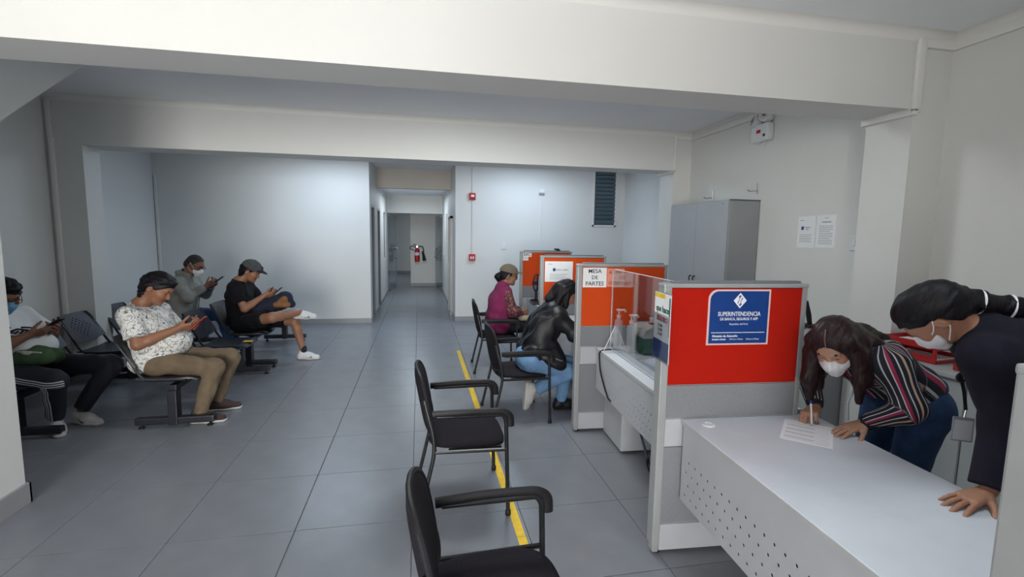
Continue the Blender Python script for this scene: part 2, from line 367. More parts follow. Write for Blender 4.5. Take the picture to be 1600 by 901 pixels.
# ---------------------------------------------------------------- fittings on the walls
def alarm(z, label, lower):
    t = thing('fire_alarm', label, 'fire alarm', (1.008, YB, z), 0, 'fire alarm boxes on the back wall')
    MB().bbox(-.062, .062, -.05, 0, -.065, .065, .008, 2).build('body', alarmred, t)
    if lower:
        MB().bbox(-.035, .035, -.058, -.05, -.03, .02, .004, 1).build('pull_plate', white_m, t); MB().bbox(-.008, .008, -.066, -.056, -.04, .03, .003, 1).build('pull_handle', alarmred, t)
    else:
        MB().bbox(-.03, .035, -.058, -.05, -.012, .03, .004, 1).build('strobe_lens', white_m, t); MB().bbox(-.045, .045, -.054, -.05, -.05, -.03, .002, 1).build('sounder_grille', mat('dark_red', (.16, .006, .008), .5), t)
alarm(2.417, 'red strobe fire alarm high on the back wall by the corridor', False)
alarm(1.252, 'red manual call point below the strobe alarm beside the corridor', True)
tag(MB().tube([(1.008, YB-.012, 2.49), (1.008, YB-.012, CEIL)], .009, 8).tube([(1.008, YB-.012, 2.35), (1.008, YB-.012, 1.32)], .009, 8).build('conduit', pvc_m, None, 'auto'), 'thin white conduit running down the back wall between the fire alarms', 'conduit')
t = thing('wall_sensor', 'small white sensor box high on the back wall left of the louvred window', 'sensor', (2.374, YB, 2.544))
MB().bbox(-.055, .055, -.05, 0, -.02, .05, .008, 2).build('housing', whiteplastic, t); MB().bbox(-.052, .052, -.042, 0, -.052, -.022, .006, 2).build('lens', mat('sensor_lens', (.30, .31, .32), .3), t)
tag(MB().tube([(2.374, YB-.007, 2.49), (2.374, YB-.007, 1.0)], .007, 8).build('sensor_conduit', trim_m, None, 'auto'), 'thin white conduit dropping from the sensor box on the back wall', 'conduit')
def switch(loc, rz, label):
    t = thing('light_switch', label, 'light switch', loc, rz)
    MB().bbox(-.042, .042, -.012, 0, -.062, .062, .004, 2).build('plate', whiteplastic, t); MB().bbox(-.014, .014, -.017, -.012, -.028, .028, .003, 1).build('rocker', white_m, t)
switch((1.633, YB, 1.481), 0, 'white light switch plate on the back wall above the seated woman in the cap')
switch((XR, 3.419, 1.661), math.radians(-90), 'white switch plate on the side wall beside the column')
t = thing('emergency_light', 'white twin-head emergency light mounted high on the side wall', 'emergency light', (XR, 4.60, 2.79), math.radians(-90))
MB().bbox(-.13, .13, -.085, 0, -.085, .095, .022, 3).build('battery_box', whiteplastic, t, 'auto')
for sx, dz in ((-.085, .135), (.075, .165)):
    Mh = Matrix.Translation((sx, -.06, dz)) @ Matrix.Rotation(math.radians(75), 4, 'X') @ Matrix.Rotation(math.radians(sx*180), 4, 'Y')
    h = MB().lathe([(.03, -.06), (.058, -.045), (.068, -.01), (.07, .03), (.06, .032)], (0, 0, 0), 20, Mh).build('lamp_head', whiteplastic, t, 'auto')
    MB().lathe([(.056, .026), (.056, .034), (.045, .038)], (0, 0, 0), 20, Mh).build('lens', mat('lamp_lens', (.66, .62, .60), .12), h, 'auto')
    MB().lathe([(.022, .037), (.022, .042), (.012, .043)], (0, 0, 0), 12, Mh).build('bulb', mat('bulb_ring', (.22, .16, .14), .3), h, 'auto')
MB().bbox(-.03, .03, -.09, -.085, .0, .035, .002, 1).build('red_label', alarmred, t); MB().bbox(.07, .1, -.089, -.085, -.045, -.018, .002, 1).build('test_button', ink_m, t)
MB().tube([(-.05, -.03, -.08), (-.03, -.04, -.115), (.02, -.04, -.12), (.05, -.03, -.08)], .005, 6).build('cable_loop', whiteplastic, t, 'auto')
def bracket(y, z, label):
    t = thing('wall_bracket', label, 'bracket', (XR, y, z), math.radians(-90), 'metal brackets above the cabinet')
    MB().bbox(-.012, .012, -.012, 0, -.055, .065, .003, 1).build('back_plate', chrome_m, t); MB().tube(arc([(0, -.01, -.02), (-.02, -.09, -.03), (-.03, -.11, -.01)], .03), .006, 8).build('arm', chrome_m, t, 'auto')
bracket(5.466, 2.21, 'small metal bracket on the wall above the tall cabinet, the one by the rear column')
bracket(4.65, 2.225, 'small metal bracket on the wall above the outer end of the tall cabinet')
# two sheets of paper on the side wall
def sheet(y, z, label, kind):
    t = thing('notice_sheet', label, 'notice', (XR, y, z), math.radians(-90), 'notices on the side wall')
    MB().box(-.105, .105, -.0025, -.0005, -.148, .148).build('paper', paper_m, t)
    F = face_matrix((0, -.003, 0), (1, 0, 0), (0, 0, 1))
    pr = MB()
    if kind == 0:
        MB().bbox(-.06, -.03, -.0045, -.003, .02, .052, .001, 1).build('logo', blue_m, t); letter('Gobierno', .018, F @ Matrix.Translation((.012, .043, 0)), blue_m, t); letter('digital', .013, F @ Matrix.Translation((.012, .026, 0)), blue_m, t)
        for k in range(5): pr.box(-.075, .075-.02*(k % 2), -.0032, -.003, -.03-k*.016, -.025-k*.016)
        pr.box(-.08, -.03, -.0032, -.003, .105, .112)
    else:
        letter('Comunicado', .02, F @ Matrix.Translation((0, .085, 0)), ink_m, t)
        for k in range(11): pr.box(-.075, .075-.03*(k % 4 == 3), -.0032, -.003, .045-k*.016, .05-k*.016)
        pr.box(-.02, .02, -.0032, -.003, .118, .124)
    pr.build('printed_lines', greyink_m, t)['kind'] = 'stuff'
sheet(3.948, 1.758, 'white notice sheet with a blue logo on the side wall', 0)
sheet(3.724, 1.762, 'white notice sheet full of grey text on the side wall next to the column', 1)
# fire extinguisher beyond the glass doors
t = thing('fire_extinguisher', 'red fire extinguisher with black horn hanging on the far corridor wall', 'fire extinguisher', (-.06, 15.80, .80))
MB().lathe([(.02, 0), (.075, .005), (.08, .03), (.08, .33), (.07, .39), (.04, .43), (.03, .46)], (0, 0, 0), 20).build('cylinder', alarmred, t, 'auto')
MB().lathe([(.0805, .21), (.0815, .215), (.0815, .30), (.0805, .305)], (0, 0, 0), 20).build('label_band', paper_m, t, 'auto')
MB().bbox(-.03, .03, -.03, .03, .45, .52, .006, 2).build('valve', chrome_m, t); MB().tube([(0, -.02, .52), (-.12, -.02, .57)], .012, 8).tube([(0, -.02, .49), (-.11, -.02, .49)], .01, 8).build('lever', black_m, t, 'auto')
MB().tube(arc([(.02, 0, .48), (.16, 0, .52), (.21, 0, .38), (.19, 0, .30)], .08), .016, 8).build('hose', black_m, t, 'auto')
MB().tube([(.17, 0, .34), (.20, 0, .22), (.23, 0, .04)], [.03, .042, .06], 12).build('discharge_horn', black_m, t, 'auto')
MB().tube(arc([(-.03, 0, .47), (-.2, 0, .52), (-.24, 0, .42), (-.1, 0, .37)], .06), .012, 8).build('carry_strap', black_m, t, 'auto')
MB().bbox(-.05, .05, .08, .10, .30, .42, .004, 1).build('wall_hook', chrome_m, t)
# yellow safety line on the floor
tape = thing('floor_tape', 'yellow adhesive line on the floor tiles beside the row of chairs', 'floor tape', (0, 0, 0))
for a, b in ((1.0, 2.46), (2.463, 4.4), (4.402, 6.88)): MB().box(.530, .580, a, b, .0002, .0012).build('tape_length', yellow_m, tape)
# ================================================================ counters
CT = -.05955                              # the counter row stands slightly askew to the room
CO = Vector((1.215, 2.19, 0))
def cpos(u, v, z=0.):
    c, s = math.cos(CT), math.sin(CT)
    return (CO.x+u*c-v*s, CO.y+u*s+v*c, z)
PW, PH, PT = .78, 1.455, .062
def partition(v, label, fab):
    t = thing('partition', label, 'partition', cpos(0, v), CT, 'office partitions between the counters')
    # local: x along the panel, y depth (near face at y=0)
    MB().bbox(-.012, .03, -.004, PT+.004, .05, PH-.012, .006, 2).bbox(-.004, .03, .004, PT-.004, .012, .06, .004, 1).build('post', alu, t)
    MB().bbox(PW-.028, PW, 0, PT, .012, PH-.012, .005, 2).build('post', alu, t)
    MB().bbox(-.014, PW+.002, -.006, PT+.006, PH-.022, PH, .007, 2).build('top_rail', alu, t)
    MB().bbox(.04, PW-.03, .012, PT-.012, PH-.002, PH+.012, .004, 1).build('cable_channel', mat('dark_channel', (.16, .17, .19), .5), t)
    MB().box(.03, PW-.028, .012, PT-.012, .02, PH-.022).build('core', grey_edge, t)
    for n, (z0, z1), m_ in (('fabric_panel', (.93, PH-.024), fab), ('fabric_panel', (.755, .925), greyfab), ('trunking_cover', (.60, .748), greymetal), ('fabric_panel', (.175, .595), greyfab), ('skirt_cover', (.022, .168), greymetal)):
        MB().bbox(.031, PW-.029, .003, .014, z0, z1, .002, 1).bbox(.031, PW-.029, PT-.014, PT-.003, z0, z1, .002, 1).build(n, m_, t)
    for x in (.02, PW-.04): MB().cyl((x+.01, PT/2, .0), (x+.01, PT/2, .02), .017, 12).build('levelling_foot', black_m, t)
    return t
p_near = partition(0, 'orange-red partition carrying the blue framed sign, behind the front desk', red_fab)
p_mesa = partition(1.62, 'orange partition with the MESA DE PARTES paper sign', orange_fab)
p_mid = partition(3.24, 'orange partition with one landscape white notice, behind the leather jacket woman', orange_fab)
p_sac = partition(4.85, 'rearmost orange partition with the small SAC sign', orange_fab)
p_end = partition(-1.57, 'pale partition end post cut by the picture edge in front of the dark-clothed woman', red_fab)
def desk(v0, v1, label, u0=.115, u1=.86, zt=.75, zb=.325, near=True):
    """desk running between two partitions; local x across, y along the counter row"""
    t = thing('desk', label, 'desk', cpos(0, v0), CT, 'reception desks'); Ln = v1-v0
    MB().bbox(u0, u1, .003, Ln-.003, zt-.028, zt, .003, 2).build('worktop', lit_worktop_m, t)
    MB().box(u0-.0012, u0+.0005, .004, Ln-.004, zt-.026, zt-.003).build('edge_band', grey_edge, t)
    cols, rows = int(Ln/.0297), 13
    hs = {(i, j) for i in range(1, cols-1, 2) for j in (1, 3, 5, 7)}
    hs = {(i+((j//2) % 2), j) for i, j in hs if i+((j//2) % 2) < cols-1}
    y0, y1, a, b = .02, Ln-.02, zb, zt-.03
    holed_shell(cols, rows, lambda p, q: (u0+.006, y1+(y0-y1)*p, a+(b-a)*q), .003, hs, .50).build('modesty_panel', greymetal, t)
    MB().box(u0+.022, u0+.026, y0, y1, a+.01, b).build('hole_shade_sheet', mat('shadow_grey', (.02, .021, .024), .7), t)  # added dark sheet, stands in for the shade behind the holes
    for y in (.012, Ln-.03): MB().bbox(u0+.32, u1-.04, y, y+.018, 0, zt-.03, .002, 1).build('side_panel', greymetal, t)
    return t
d1 = desk(-1.50, -.004, 'pale grey front desk with perforated front where the woman in stripes writes')
gr = MB().lathe([(.034, 0), (.034, .004), (.03, .006), (.02, .0062), (.018, .003)], (.215, 1.41, .75), 24).build('cable_grommet', whiteplastic, d1, 'auto')
d2 = desk(.066, 1.616, 'grey desk with clear screen and green box between the blue-sign and MESA DE PARTES partitions', u0=.165, zb=.40)
d3 = desk(1.686, 3.236, 'grey desk where the leather jacket woman leans', u0=.165, zb=.30)
d4 = desk(3.306, 4.846, 'grey desk in front of the woman in the magenta vest', u0=.10, zb=.30)
# pedestal drawers under the second desk
t = thing('drawer_pedestal', 'pale grey drawer pedestal on the floor under the desk with the green box', 'drawer unit', cpos(.25, 1.17), CT)
MB().bbox(0, .42, 0, .42, .02, .62, .004, 2).build('carcass', greymetal, t)
for k in range(3): dr = MB().bbox(.42, .438, .01, .41, .03+k*.195, .215+k*.195, .003, 1).build('drawer', greymetal, t); MB().bbox(.438, .448, .15, .27, .16+k*.195, .175+k*.195, .003, 1).build('handle', chrome_m, dr)
# blue framed sign
t = thing('framed_sign', 'blue agency sign with white diamond logo on the orange-red partition', 'sign', cpos(.235, .003), CT)
def sign_poly(x0, x1, z0, z1, r): return [(x0, z0), (x1, z0), (x1, z1), (x0+r, z1)]+[(x0+r-r*math.sin(a), z1-r+r*math.cos(a)) for a in [k*math.pi/16 for k in range(1, 8)]]+[(x0, z1-r)]
MB().prism(sign_poly(-.006, .336, 1.137, 1.425, .05), 'y', -.004, -.001).build('clear_frame', mat('frosted_acrylic_edge', (.72, .52, .50), .3), t)
MB().prism(sign_poly(.004, .325, 1.146, 1.416, .045), 'y', -.0062, -.003).build('blue_panel', blue_m, t)
F = face_matrix((.165, -.0066, 1.28), (1, 0, 0), (0, 0, 1))
lg = MB()   # diamond with the S-shaped cut
def quad(mb, pts): mb.add([(x, y, .0) for x, y in pts]+[(x, y, .0004) for x, y in pts], [(3, 2, 1, 0), (4, 5, 6, 7)]+[(i, (i+1) % 4, (i+1) % 4+4, i+4) for i in range(4)])
R0, cy0 = .040, .088
def dia(x, y): return (x*.9, y+cy0)
T, Rr, B_, L_ = (0, R0), (R0, 0), (0, -R0), (-R0, 0)
ins = .74
for p, q in ((T, Rr), (Rr, B_), (B_, L_), (L_, T)):
    quad(lg, [dia(*p), dia(*q), dia(q[0]*ins, q[1]*ins), dia(p[0]*ins, p[1]*ins)])
quad(lg, [dia(-.0300, 0), dia(-.017, -.013), dia(-.004, .012), dia(-.012, .019)])
quad(lg, [dia(.0300, 0), dia(.017, .013), dia(.004, -.012), dia(.012, -.019)])
quad(lg, [dia(-.013, -.019), dia(-.003, -.021), dia(.013, .019), dia(.003, .021)])
lgm = lg.mesh('logo'); lgm.transform(F); link('logo', lgm, white_m, t)
letter('SUPERINTENDENCIA', .0315, F @ Matrix.Translation((0, .018, 0)), white_m, t, .0003, sx=.80)
letter('DE BANCA, SEGUROS Y AFP', .0195, F @ Matrix.Translation((0, -.008, 0)), white_m, t, .0002, sx=.86)
letter('República del Perú', .0135, F @ Matrix.Translation((0, -.034, 0)), white_m, t)
MB().box(.016, .312, -.0069, -.0062, 1.2005, 1.2035).build('rule_line', white_m, t)
letter('Horario de Atención', .0165, F @ Matrix.Translation((-.142, -.096, 0)), white_m, t, .0004, 'LEFT')
letter('de lunes a viernes', .0115, F @ Matrix.Translation((-.142, -.113, 0)), white_m, t, .0004, 'LEFT', .9)
letter('8:30 am a 1:00 pm', .011, F @ Matrix.Translation((-.045, -.113, 0)), white_m, t, 0, 'LEFT', .9)
letter('2:00 pm a 5:00 pm', .011, F @ Matrix.Translation((.045, -.113, 0)), white_m, t, 0, 'LEFT', .9)
# paper signs on the other partitions
def psign(v, u, z, w, h, label, lines, name='paper_sign'):
    t = thing(name, label, 'sign', cpos(u, v+.003, z), CT)
    MB().box(0, w, -.0025, -.0005, 0, h).build('paper', paper_m, t)
    for txt, size, x, zz, mm, b in lines: letter(txt, size, face_matrix((x, -.0032, zz), (1, 0, 0), (0, 0, 1)), mm, t, b)
    return t
psign(1.62, .035, 1.26, .205, .165, 'white MESA DE PARTES paper sign on the orange partition', [('MESA', .048, .1025, .135, ink_m, .0005), ('DE', .044, .1025, .082, ink_m, .0005), ('PARTES', .048, .1025, .030, ink_m, .0005)])
t = psign(1.62, .245, 1.265, .15, .155, 'pinkish reflection in the clear screen, painted as a sheet with red letters, beside the MESA DE PARTES sign', [])
t.children[0].data.materials.clear(); t.children[0].data.materials.append(mat('pink_reflection', (.80, .30, .20), .7, .04, 8))  # reflection in the screen painted as a pink sheet
for txt, zz in (('A CASI', .12), ('...', .08), ('OTRAS', .03)): letter(txt, .036, face_matrix((.07, -.0032, zz), (1, 0, 0), (0, 0, 1)), mat('reflected_red', (.48, .05, .03), .7), t, .001)
t = psign(3.24, .04, 1.15, .335, .24, 'white landscape notice with a small blue logo on the middle orange partition', [('Gobierno digital', .024, .2, .142, blue_m, 0)])
MB().box(.095, .125, -.0034, -.0026, .125, .16).build('logo', blue_m, t)
pr = MB()
for k in range(4): pr.box(.06, .27-.03*(k % 2), -.0034, -.0026, .085-k*.018, .09-k*.018)
pr.box(.035, .09, -.0034, -.0026, .205, .212); pr.build('printed_lines', greyink_m, t)['kind'] = 'stuff'
psign(4.85, .02, 1.37, .14, .085, 'small white SAC sign on the rearmost orange partition', [('SAC', .062, .075, .034, ink_m, .0005)])
psign(4.85, .02, 1.315, .09, .055, 'tiny white label under the SAC sign', [('TURNO', .018, .045, .035, ink_m, 0)])
# flyer in a clear wall pocket on the post of the blue-sign partition
t = thing('leaflet_pocket', 'printed flyer in a clear pocket fixed to the post beside the blue sign', 'flyer', cpos(-.013, .02), CT)
Mx = Matrix.Translation((0, 0, 0)) @ Matrix.Translation((0, -.125, 0)) @ Matrix.Rotation(math.radians(-3), 4, 'Z')
def yz(n, m_, y0, y1, z0, z1, x0, x1): MB().box(x0, x1, y0, y1, z0, z1, Mx).build(n, m_, t)
yz('pocket_back', acrylic_m, 0, .21, 1.06, 1.41, -.006, -.004)
yz('flyer_sheet', paper_m, .004, .206, 1.065, 1.405, -.009, -.0065)
yz('blue_band', blue_m, .006, .204, 1.067, 1.165, -.0098, -.0092); yz('yellow_band', yellow_m, .07, .204, 1.38, 1.403, -.0098, -.0092); yz('green_band', green_m, .006, .02, 1.30, 1.39, -.0098, -.0092); yz('red_band', redplastic, .006, .014, 1.2, 1.295, -.0098, -.0092)
FL = Mx @ face_matrix((-.0102, .10, 1.325), (0, -1, 0), (0, 0, 1))
letter('que hace', .045, FL, mat('green_ink', (.02, .10, .06), .7), t, .001); letter('SEGURO', .036, FL @ Matrix.Translation((0, -.05, 0)), alarmred, t, .001)
for k in range(3): letter('S/ '+str(100*(k+1)), .02, FL @ Matrix.Translation((-.02, -.085-.022*k, 0)), ink_m, t)
yz('pocket_front', acrylic_m, 0, .21, 1.06, 1.30, -.0125, -.0110)
# clear screen with rounded corners standing on the second desk
t = thing('counter_screen', 'clear acrylic counter screen standing on the desk by the MESA DE PARTES sign', 'screen', cpos(.255, .33, .752), CT)
pts = [(0, 0), (1.18, 0), (1.18, .60)]+[(1.18-.06+.06*math.cos(a), .60+.06*math.sin(a)) for a in [k*math.pi/10 for k in range(6)]]+[(.06-.06*math.sin(a), .60+.06*math.cos(a)) for a in [k*math.pi/10 for k in range(6)]]
pts = [(y, .012+z) for y, z in pts]
MB().prism(pts, 'x', -.0025, .0025).build('sheet', acrylic_m, t)
edge_m = mat('acrylic_polished_edge', (.80, .82, .84), .2)
MB().tube([(0, y, z) for y, z in pts]+[(0, *pts[0])], .0028, 6).build('polished_edge', edge_m, t)
for y in (.10, 1.06): MB().prism([(-.10, 0), (.10, 0), (.006, .22), (-.006, .22)], 'y', y, y+.005).build('stand_foot', acrylic_m, t); 
def edge_line(a, b): MB().tube([a, b], .0022, 6).build('foot_edge', edge_m, t)
for y in (.1025, 1.0625): edge_line((-.10, y, .002), (-.006, y, .22)); edge_line((.10, y, .002), (.006, y, .22))
# objects on the second desk
def bottle(u, v, label, tall):
    t = thing('sanitiser_bottle', label, 'bottle', cpos(u, v, .752), CT, 'pump bottles on the second desk')
    MB().lathe([(.03, 0), (.034, .006), (.034, tall), (.028, tall+.02), (.013, tall+.03), (.013, tall+.04)], (0, 0, 0), 20).build('bottle_body', mat('clear_gel', (.62, .66, .70), .15, .03, 8, alpha=.55), t, 'auto')
    MB().lathe([(.016, tall+.035), (.016, tall+.06), (.007, tall+.065), (.007, tall+.10)], (0, 0, 0), 14).build('pump_collar', whiteplastic, t, 'auto')
    MB().tube(arc([(-.01, 0, tall+.10), (.05, 0, tall+.105), (.058, 0, tall+.085)], .015), .008, 8).bbox(-.018, .016, -.014, .014, tall+.095, tall+.113, .005, 2).build('pump_head', whiteplastic, t, 'auto')
bottle(.385, 1.40, 'tall pump bottle of hand gel standing next to the green box', .20)
bottle(.315, 1.50, 'pump bottle of hand gel close to the MESA DE PARTES partition, behind the screen edge', .23)
t = thing('card_index_box', 'green file box with grey lid on the second desk', 'box', cpos(.45, 1.29, .752), CT+.03)
MB().bbox(0, .34, 0, .26, 0, .145, .012, 3).build('body', green_m, t, 'auto')
lid = MB().bbox(-.01, .35, -.012, .272, .135, .165, .01, 2)
lid.prism([(-.01, .16), (.35, .16), (.33, .20), (.27, .225), (.07, .225), (.01, .20)], 'y', -.01, .27); lid.build('lid', mat('grey_lid_plastic', (.40, .41, .40), .4, .04, 8), t, 'auto')
MB().bbox(.13, .21, -.02, -.008, .13, .175, .004, 2).build('latch', white_m, t)
MB().bbox(.12, .22, -.0015, .001, .045, .10, .001, 1).build('label_patch', mat('pale_green_label', (.05, .22, .16), .5), t)
t = thing('card_holder', 'small red and white card holder on top of the green box', 'card holder', (cpos(.60, 1.42, .979)), CT+.03)
MB().bbox(-.05, .05, -.02, .03, 0, .012, .003, 1).build('base', redplastic, t); MB().prism([(-.004, .0), (.004, .0), (.018, .055), (.010, .055)], 'x', -.045, .045).build('card', paper_m, t); MB().box(-.045, .045, .019, .022, .02, .07).build('back_card', redplastic, t)
t = thing('paper_stack', 'loose white sheets on the desk in front of the green box', 'paper', cpos(.50, 1.00, .752), CT+.35)
for k in range(4): MB().box(-.11+.004*k, .12-.003*k, -.155+.006*k, .15+.004*k, k*.0022, k*.0022+.0016).build('sheet', paper_m, t)
MB().box(-.05, .06, -.02, -.012, .0087, .0092).box(-.05, .04, .005, .012, .0087, .0092).build('printed_lines', ink_m, t)['kind'] = 'stuff'
t = thing('stamp_rack', 'dark rubber stamps on a brown pad on the second desk', 'stamp rack', cpos(.40, .70, .752), CT+.2)
MB().bbox(-.07, .07, -.05, .05, 0, .025, .006, 2).build('ink_pad', mat('brown_case', (.10, .035, .03), .4), t)
for x, y, h in ((-.03, .0, .075), (.025, .01, .055)): MB().lathe([(.018, .025), (.018, .04), (.009, .05), (.010, h), (.017, h+.012), (.010, h+.026)], (x, y, 0), 14).build('stamp', black_m, t, 'auto')
MB().bbox(.03, .11, .05, .10, 0, .032, .006, 2).build('stapler', black_m, t)
t = thing('document_stand', 'small clear sign stand with a dark base at the near end of the second desk', 'sign stand', cpos(.45, .46, .752), CT+.1)
MB().bbox(-.05, .06, -.075, .075, 0, .008, .003, 1).build('base', mat('brown_base', (.09, .04, .035), .35), t)
MB().box(-.002, .002, -.07, .07, .008, .20).build('sheet', acrylic_m, t)
for y in (-.07, .07): MB().tube([(0, y, .008), (0, y, .20)], .003, 6).build('upright', edge_m, t, 'auto')
MB().tube([(.05, -.075, .008), (.05, -.075, .17)], .004, 6).build('upright', black_m, t, 'auto')
# cables
t = MB().tube(arc([cpos(.32, 1.50, .757), cpos(.20, 1.48, .757), cpos(.148, 1.47, .745), cpos(.145, 1.42, .60), cpos(.150, 1.30, .48), cpos(.155, 1.22, .42), cpos(.20, 1.18, .40)], .05), .007, 8).build('black_cable', black_m, None, 'auto')
tag(t, 'black cable hanging over the front of the desk with the green box', 'cable')
bl = mat('blue_cable', (.03, .10, .32), .4)
t = MB().tube(arc([cpos(.23, .80, .43), cpos(.22, .70, .30), cpos(.20, .55, .25), cpos(.20, .35, .18), cpos(.24, .12, .12)], .12, 8), .008, 8).build('network_cable', bl, None, 'auto')
tag(t, 'blue network cable drooping under the desk with the green box', 'cable')
t = thing('power_adapter', 'black power adapter and looped cord hanging under the desk by the partition foot', 'power adapter', cpos(.14, .16, 0), CT)
MB().bbox(-.02, .03, -.04, .03, .10, .26, .008, 2).build('adapter_body', black_m, t, 'auto')
MB().tube(arc([(.0, 0, .26), (-.02, .10, .36), (.02, .30, .34), (.04, .38, .24), (.04, .22, .16), (.04, .42, .34), (.06, .60, .42)], .1, 6), .006, 8).build('cord', black_m, t, 'auto')
# far desks: computer tower and phone by the woman in the magenta vest
t = thing('computer_monitor', 'dark monitor with a grey back on the rear desk', 'monitor', cpos(.205, 4.20, .752), CT)
MB().bbox(-.16, .10, -.10, .14, 0, .012, .004, 1).build('stand_base', black_m, t); MB().bbox(-.03, .03, -.02, .03, .012, .2, .005, 1).build('stand_neck', black_m, t)
MB().bbox(-.20, .20, -.012, .03, .06, .40, .008, 2, Matrix.Rotation(math.radians(72), 4, 'Z')).build('screen_housing', mat('monitor_grey', (.36, .37, .40), .4), t)
t = thing('desk_fan', 'round black desk fan behind the monitor on the rear desk', 'fan', cpos(.175, 4.52, .752), CT+math.pi/3)
MB().lathe([(.09, 0), (.09, .012), (.03, .025), (.014, .03), (.014, .16)], (0, 0, 0), 16).build('fan_base', black_m, t, 'auto')
for k in range(14): a = k*math.pi/14; MB().tube([(0+.115*math.cos(a), -.03, .26+.115*math.sin(a)), (0, -.045, .26), (-.115*math.cos(a), -.03, .26-.115*math.sin(a))], .003, 5).build('grille_wire', black_m, t)
MB().tube([(.118*math.cos(a), 0, .26+.118*math.sin(a)) for a in [k*math.pi/12 for k in range(25)]], .009, 6).build('grille_ring', black_m, t, 'auto')
MB().lathe([(.03, -.05), (.035, 0), (.03, .03)], (0, 0, 0), 12, Matrix.Translation((0, 0, .26)) @ Matrix.Rotation(math.pi/2, 4, 'X')).build('motor', mat('fan_motor_navy', (.03, .03, .09), .3), t, 'auto')
# small black clip lamp on top of the rearmost partition
t = thing('clip', 'small black clip on top of the rearmost orange partition', 'clip', cpos(.56, 4.88, PH+.014), CT)
MB().tube(arc([(-.05, 0, .018), (.02, 0, .02), (.05, 0, -.02)], .02), .012, 8).bbox(-.015, .015, -.03, .03, -.002, .018, .003, 1).build('clip_body', black_m, t, 'auto')
# third desk: dark screen and papers near the leather jacket woman
t = thing('counter_screen', 'clear acrylic counter screen on the desk of the leather jacket woman', 'screen', cpos(.40, 2.2, .752), CT)
MB().prism([(0, 0), (.95, 0), (.95, .52), (.90, .57), (.05, .57), (0, .52)], 'x', -.0025, .0025).build('sheet', acrylic_m, t)
MB().tube([(0, y, z) for y, z in [(0, 0), (.95, 0), (.95, .52), (.90, .57), (.05, .57), (0, .52), (0, 0)]], .0028, 6).build('polished_edge', edge_m, t)
t = thing('computer_monitor', 'dark monitor facing away on the desk of the leather jacket woman', 'monitor', cpos(.62, 2.75, .752), CT+math.radians(65))
MB().bbox(-.12, .12, -.09, .09, 0, .012, .004, 1).bbox(-.03, .03, -.02, .02, .012, .2, .004, 1).build('stand', black_m, t); MB().bbox(-.26, .26, -.02, .02, .12, .46, .008, 2).build('screen_housing', black_m, t)
t = thing('paper_sheet', 'white red-edged form on the desk before the leather jacket woman', 'paper', cpos(.33, 2.02, .752), CT+.1)
MB().box(-.105, .105, -.148, .148, 0, .001).build('sheet', paper_m, t); MB().box(-.105, .105, .12, .148, .001, .0014).build('red_band', redplastic, t)
# ---------------------------------------------------------------- tall cabinet and low cabinets at the side wall
t = thing('tall_cabinet', 'tall grey two-door steel cabinet against the side wall', 'cabinet', (3.218, 4.60, 0))
MB().bbox(.02, .375, 0, 1.19, .0, 2.10, .004, 1).build('carcass', cabside_m, t)
for y0, y1, hy in ((.006, .592, .555), (.598, 1.184, .635)):
    d = MB().bbox(0, .02, y0, y1, .07, 2.094, .003, 1).build('door', cab_m, t)
    MB().tube(arc([(0, hy, 1.17), (-.028, hy, 1.175), (-.028, hy, 1.235), (0, hy, 1.24)], .012), .007, 8).build('handle', black_m, d, 'auto')
MB().cyl((-.004, .10, 2.06), (.0, .10, 2.06), .012, 12).build('lock', chrome_m, t)
MB().bbox(.01, .378, -.004, 0, 2.085, 2.102, .002, 1).build('top_edge', mat('dark_cab_edge', (.12, .125, .135), .5), t)
for k, (y0, y1) in enumerate(((.55, 1.35), (1.354, 2.154), (2.158, 2.79), (3.16, 3.86), (3.864, 4.55))):
    lab = ('low grey cabinet by the side wall behind the dark-clothed woman', 'low grey cabinet under the red trays by the side wall', 'low grey cabinet at the side wall in front of the column', 'low grey cabinet past the column by the side wall', 'low grey cabinet next to the tall cabinet')[k]
    t = thing('low_cabinet', lab, 'cabinet', (3.13, y0, 0), 0, 'low cabinets along the side wall'); w_ = y1-y0
    MB().bbox(.02, .455, 0, w_, 0, .872, .003, 1).build('carcass', cabside_m, t)
    for a, b, hy in ((.004, w_/2-.003, w_/2-.05), (w_/2+.003, w_-.004, w_/2+.05)):
        d = MB().bbox(0, .02, a, b, .06, .868, .003, 1).build('door', counter_m, t)
        MB().cyl((0, hy, .80), (-.012, hy, .80), .012, 12).bbox(-.02, -.010, hy-.006, hy+.006, .76, .815, .003, 1).build('handle', chrome_m, d, 'auto')
t = MB().bbox(3.105, 3.588, .55, 2.79, .874, .902, .004, 2).build('worktop', counter_m); tag(t, 'long grey worktop over the low cabinets carrying red trays', 'worktop')
t = MB().bbox(3.105, 3.588, 3.16, 4.55, .874, .902, .004, 2).build('worktop', counter_m); tag(t, 'short grey worktop between the column and the tall cabinet', 'worktop')
def tray(loc, rz, label, levels):
    t = thing('letter_tray', label, 'letter tray', loc, rz, 'red letter trays')
    for k in range(levels):
        z = .012+k*.085; m_ = MB().bbox(-.13, .13, -.17, .17, z, z+.006, .002, 1).bbox(-.13, -.122, -.17, .17, z, z+.045, .002, 1).bbox(.122, .13, -.17, .17, z, z+.045, .002, 1).bbox(-.13, .13, .162, .17, z, z+.045, .002, 1).bbox(-.13, .13, -.17, -.162, z, z+.022, .002, 1)
        m_.build('tray', redplastic, t)
        MB().box(-.108, .112, -.150, .150, z+.007, z+.020).build('paper_stack', paper_m, t)
        if k:
            for x in (-.124, .124):
                for y in (-.155, .155): MB().bbox(x-.007, x+.007, y-.01, y+.01, z-.045, z+.004, .002, 1).build('riser', redplastic, t)
    return t
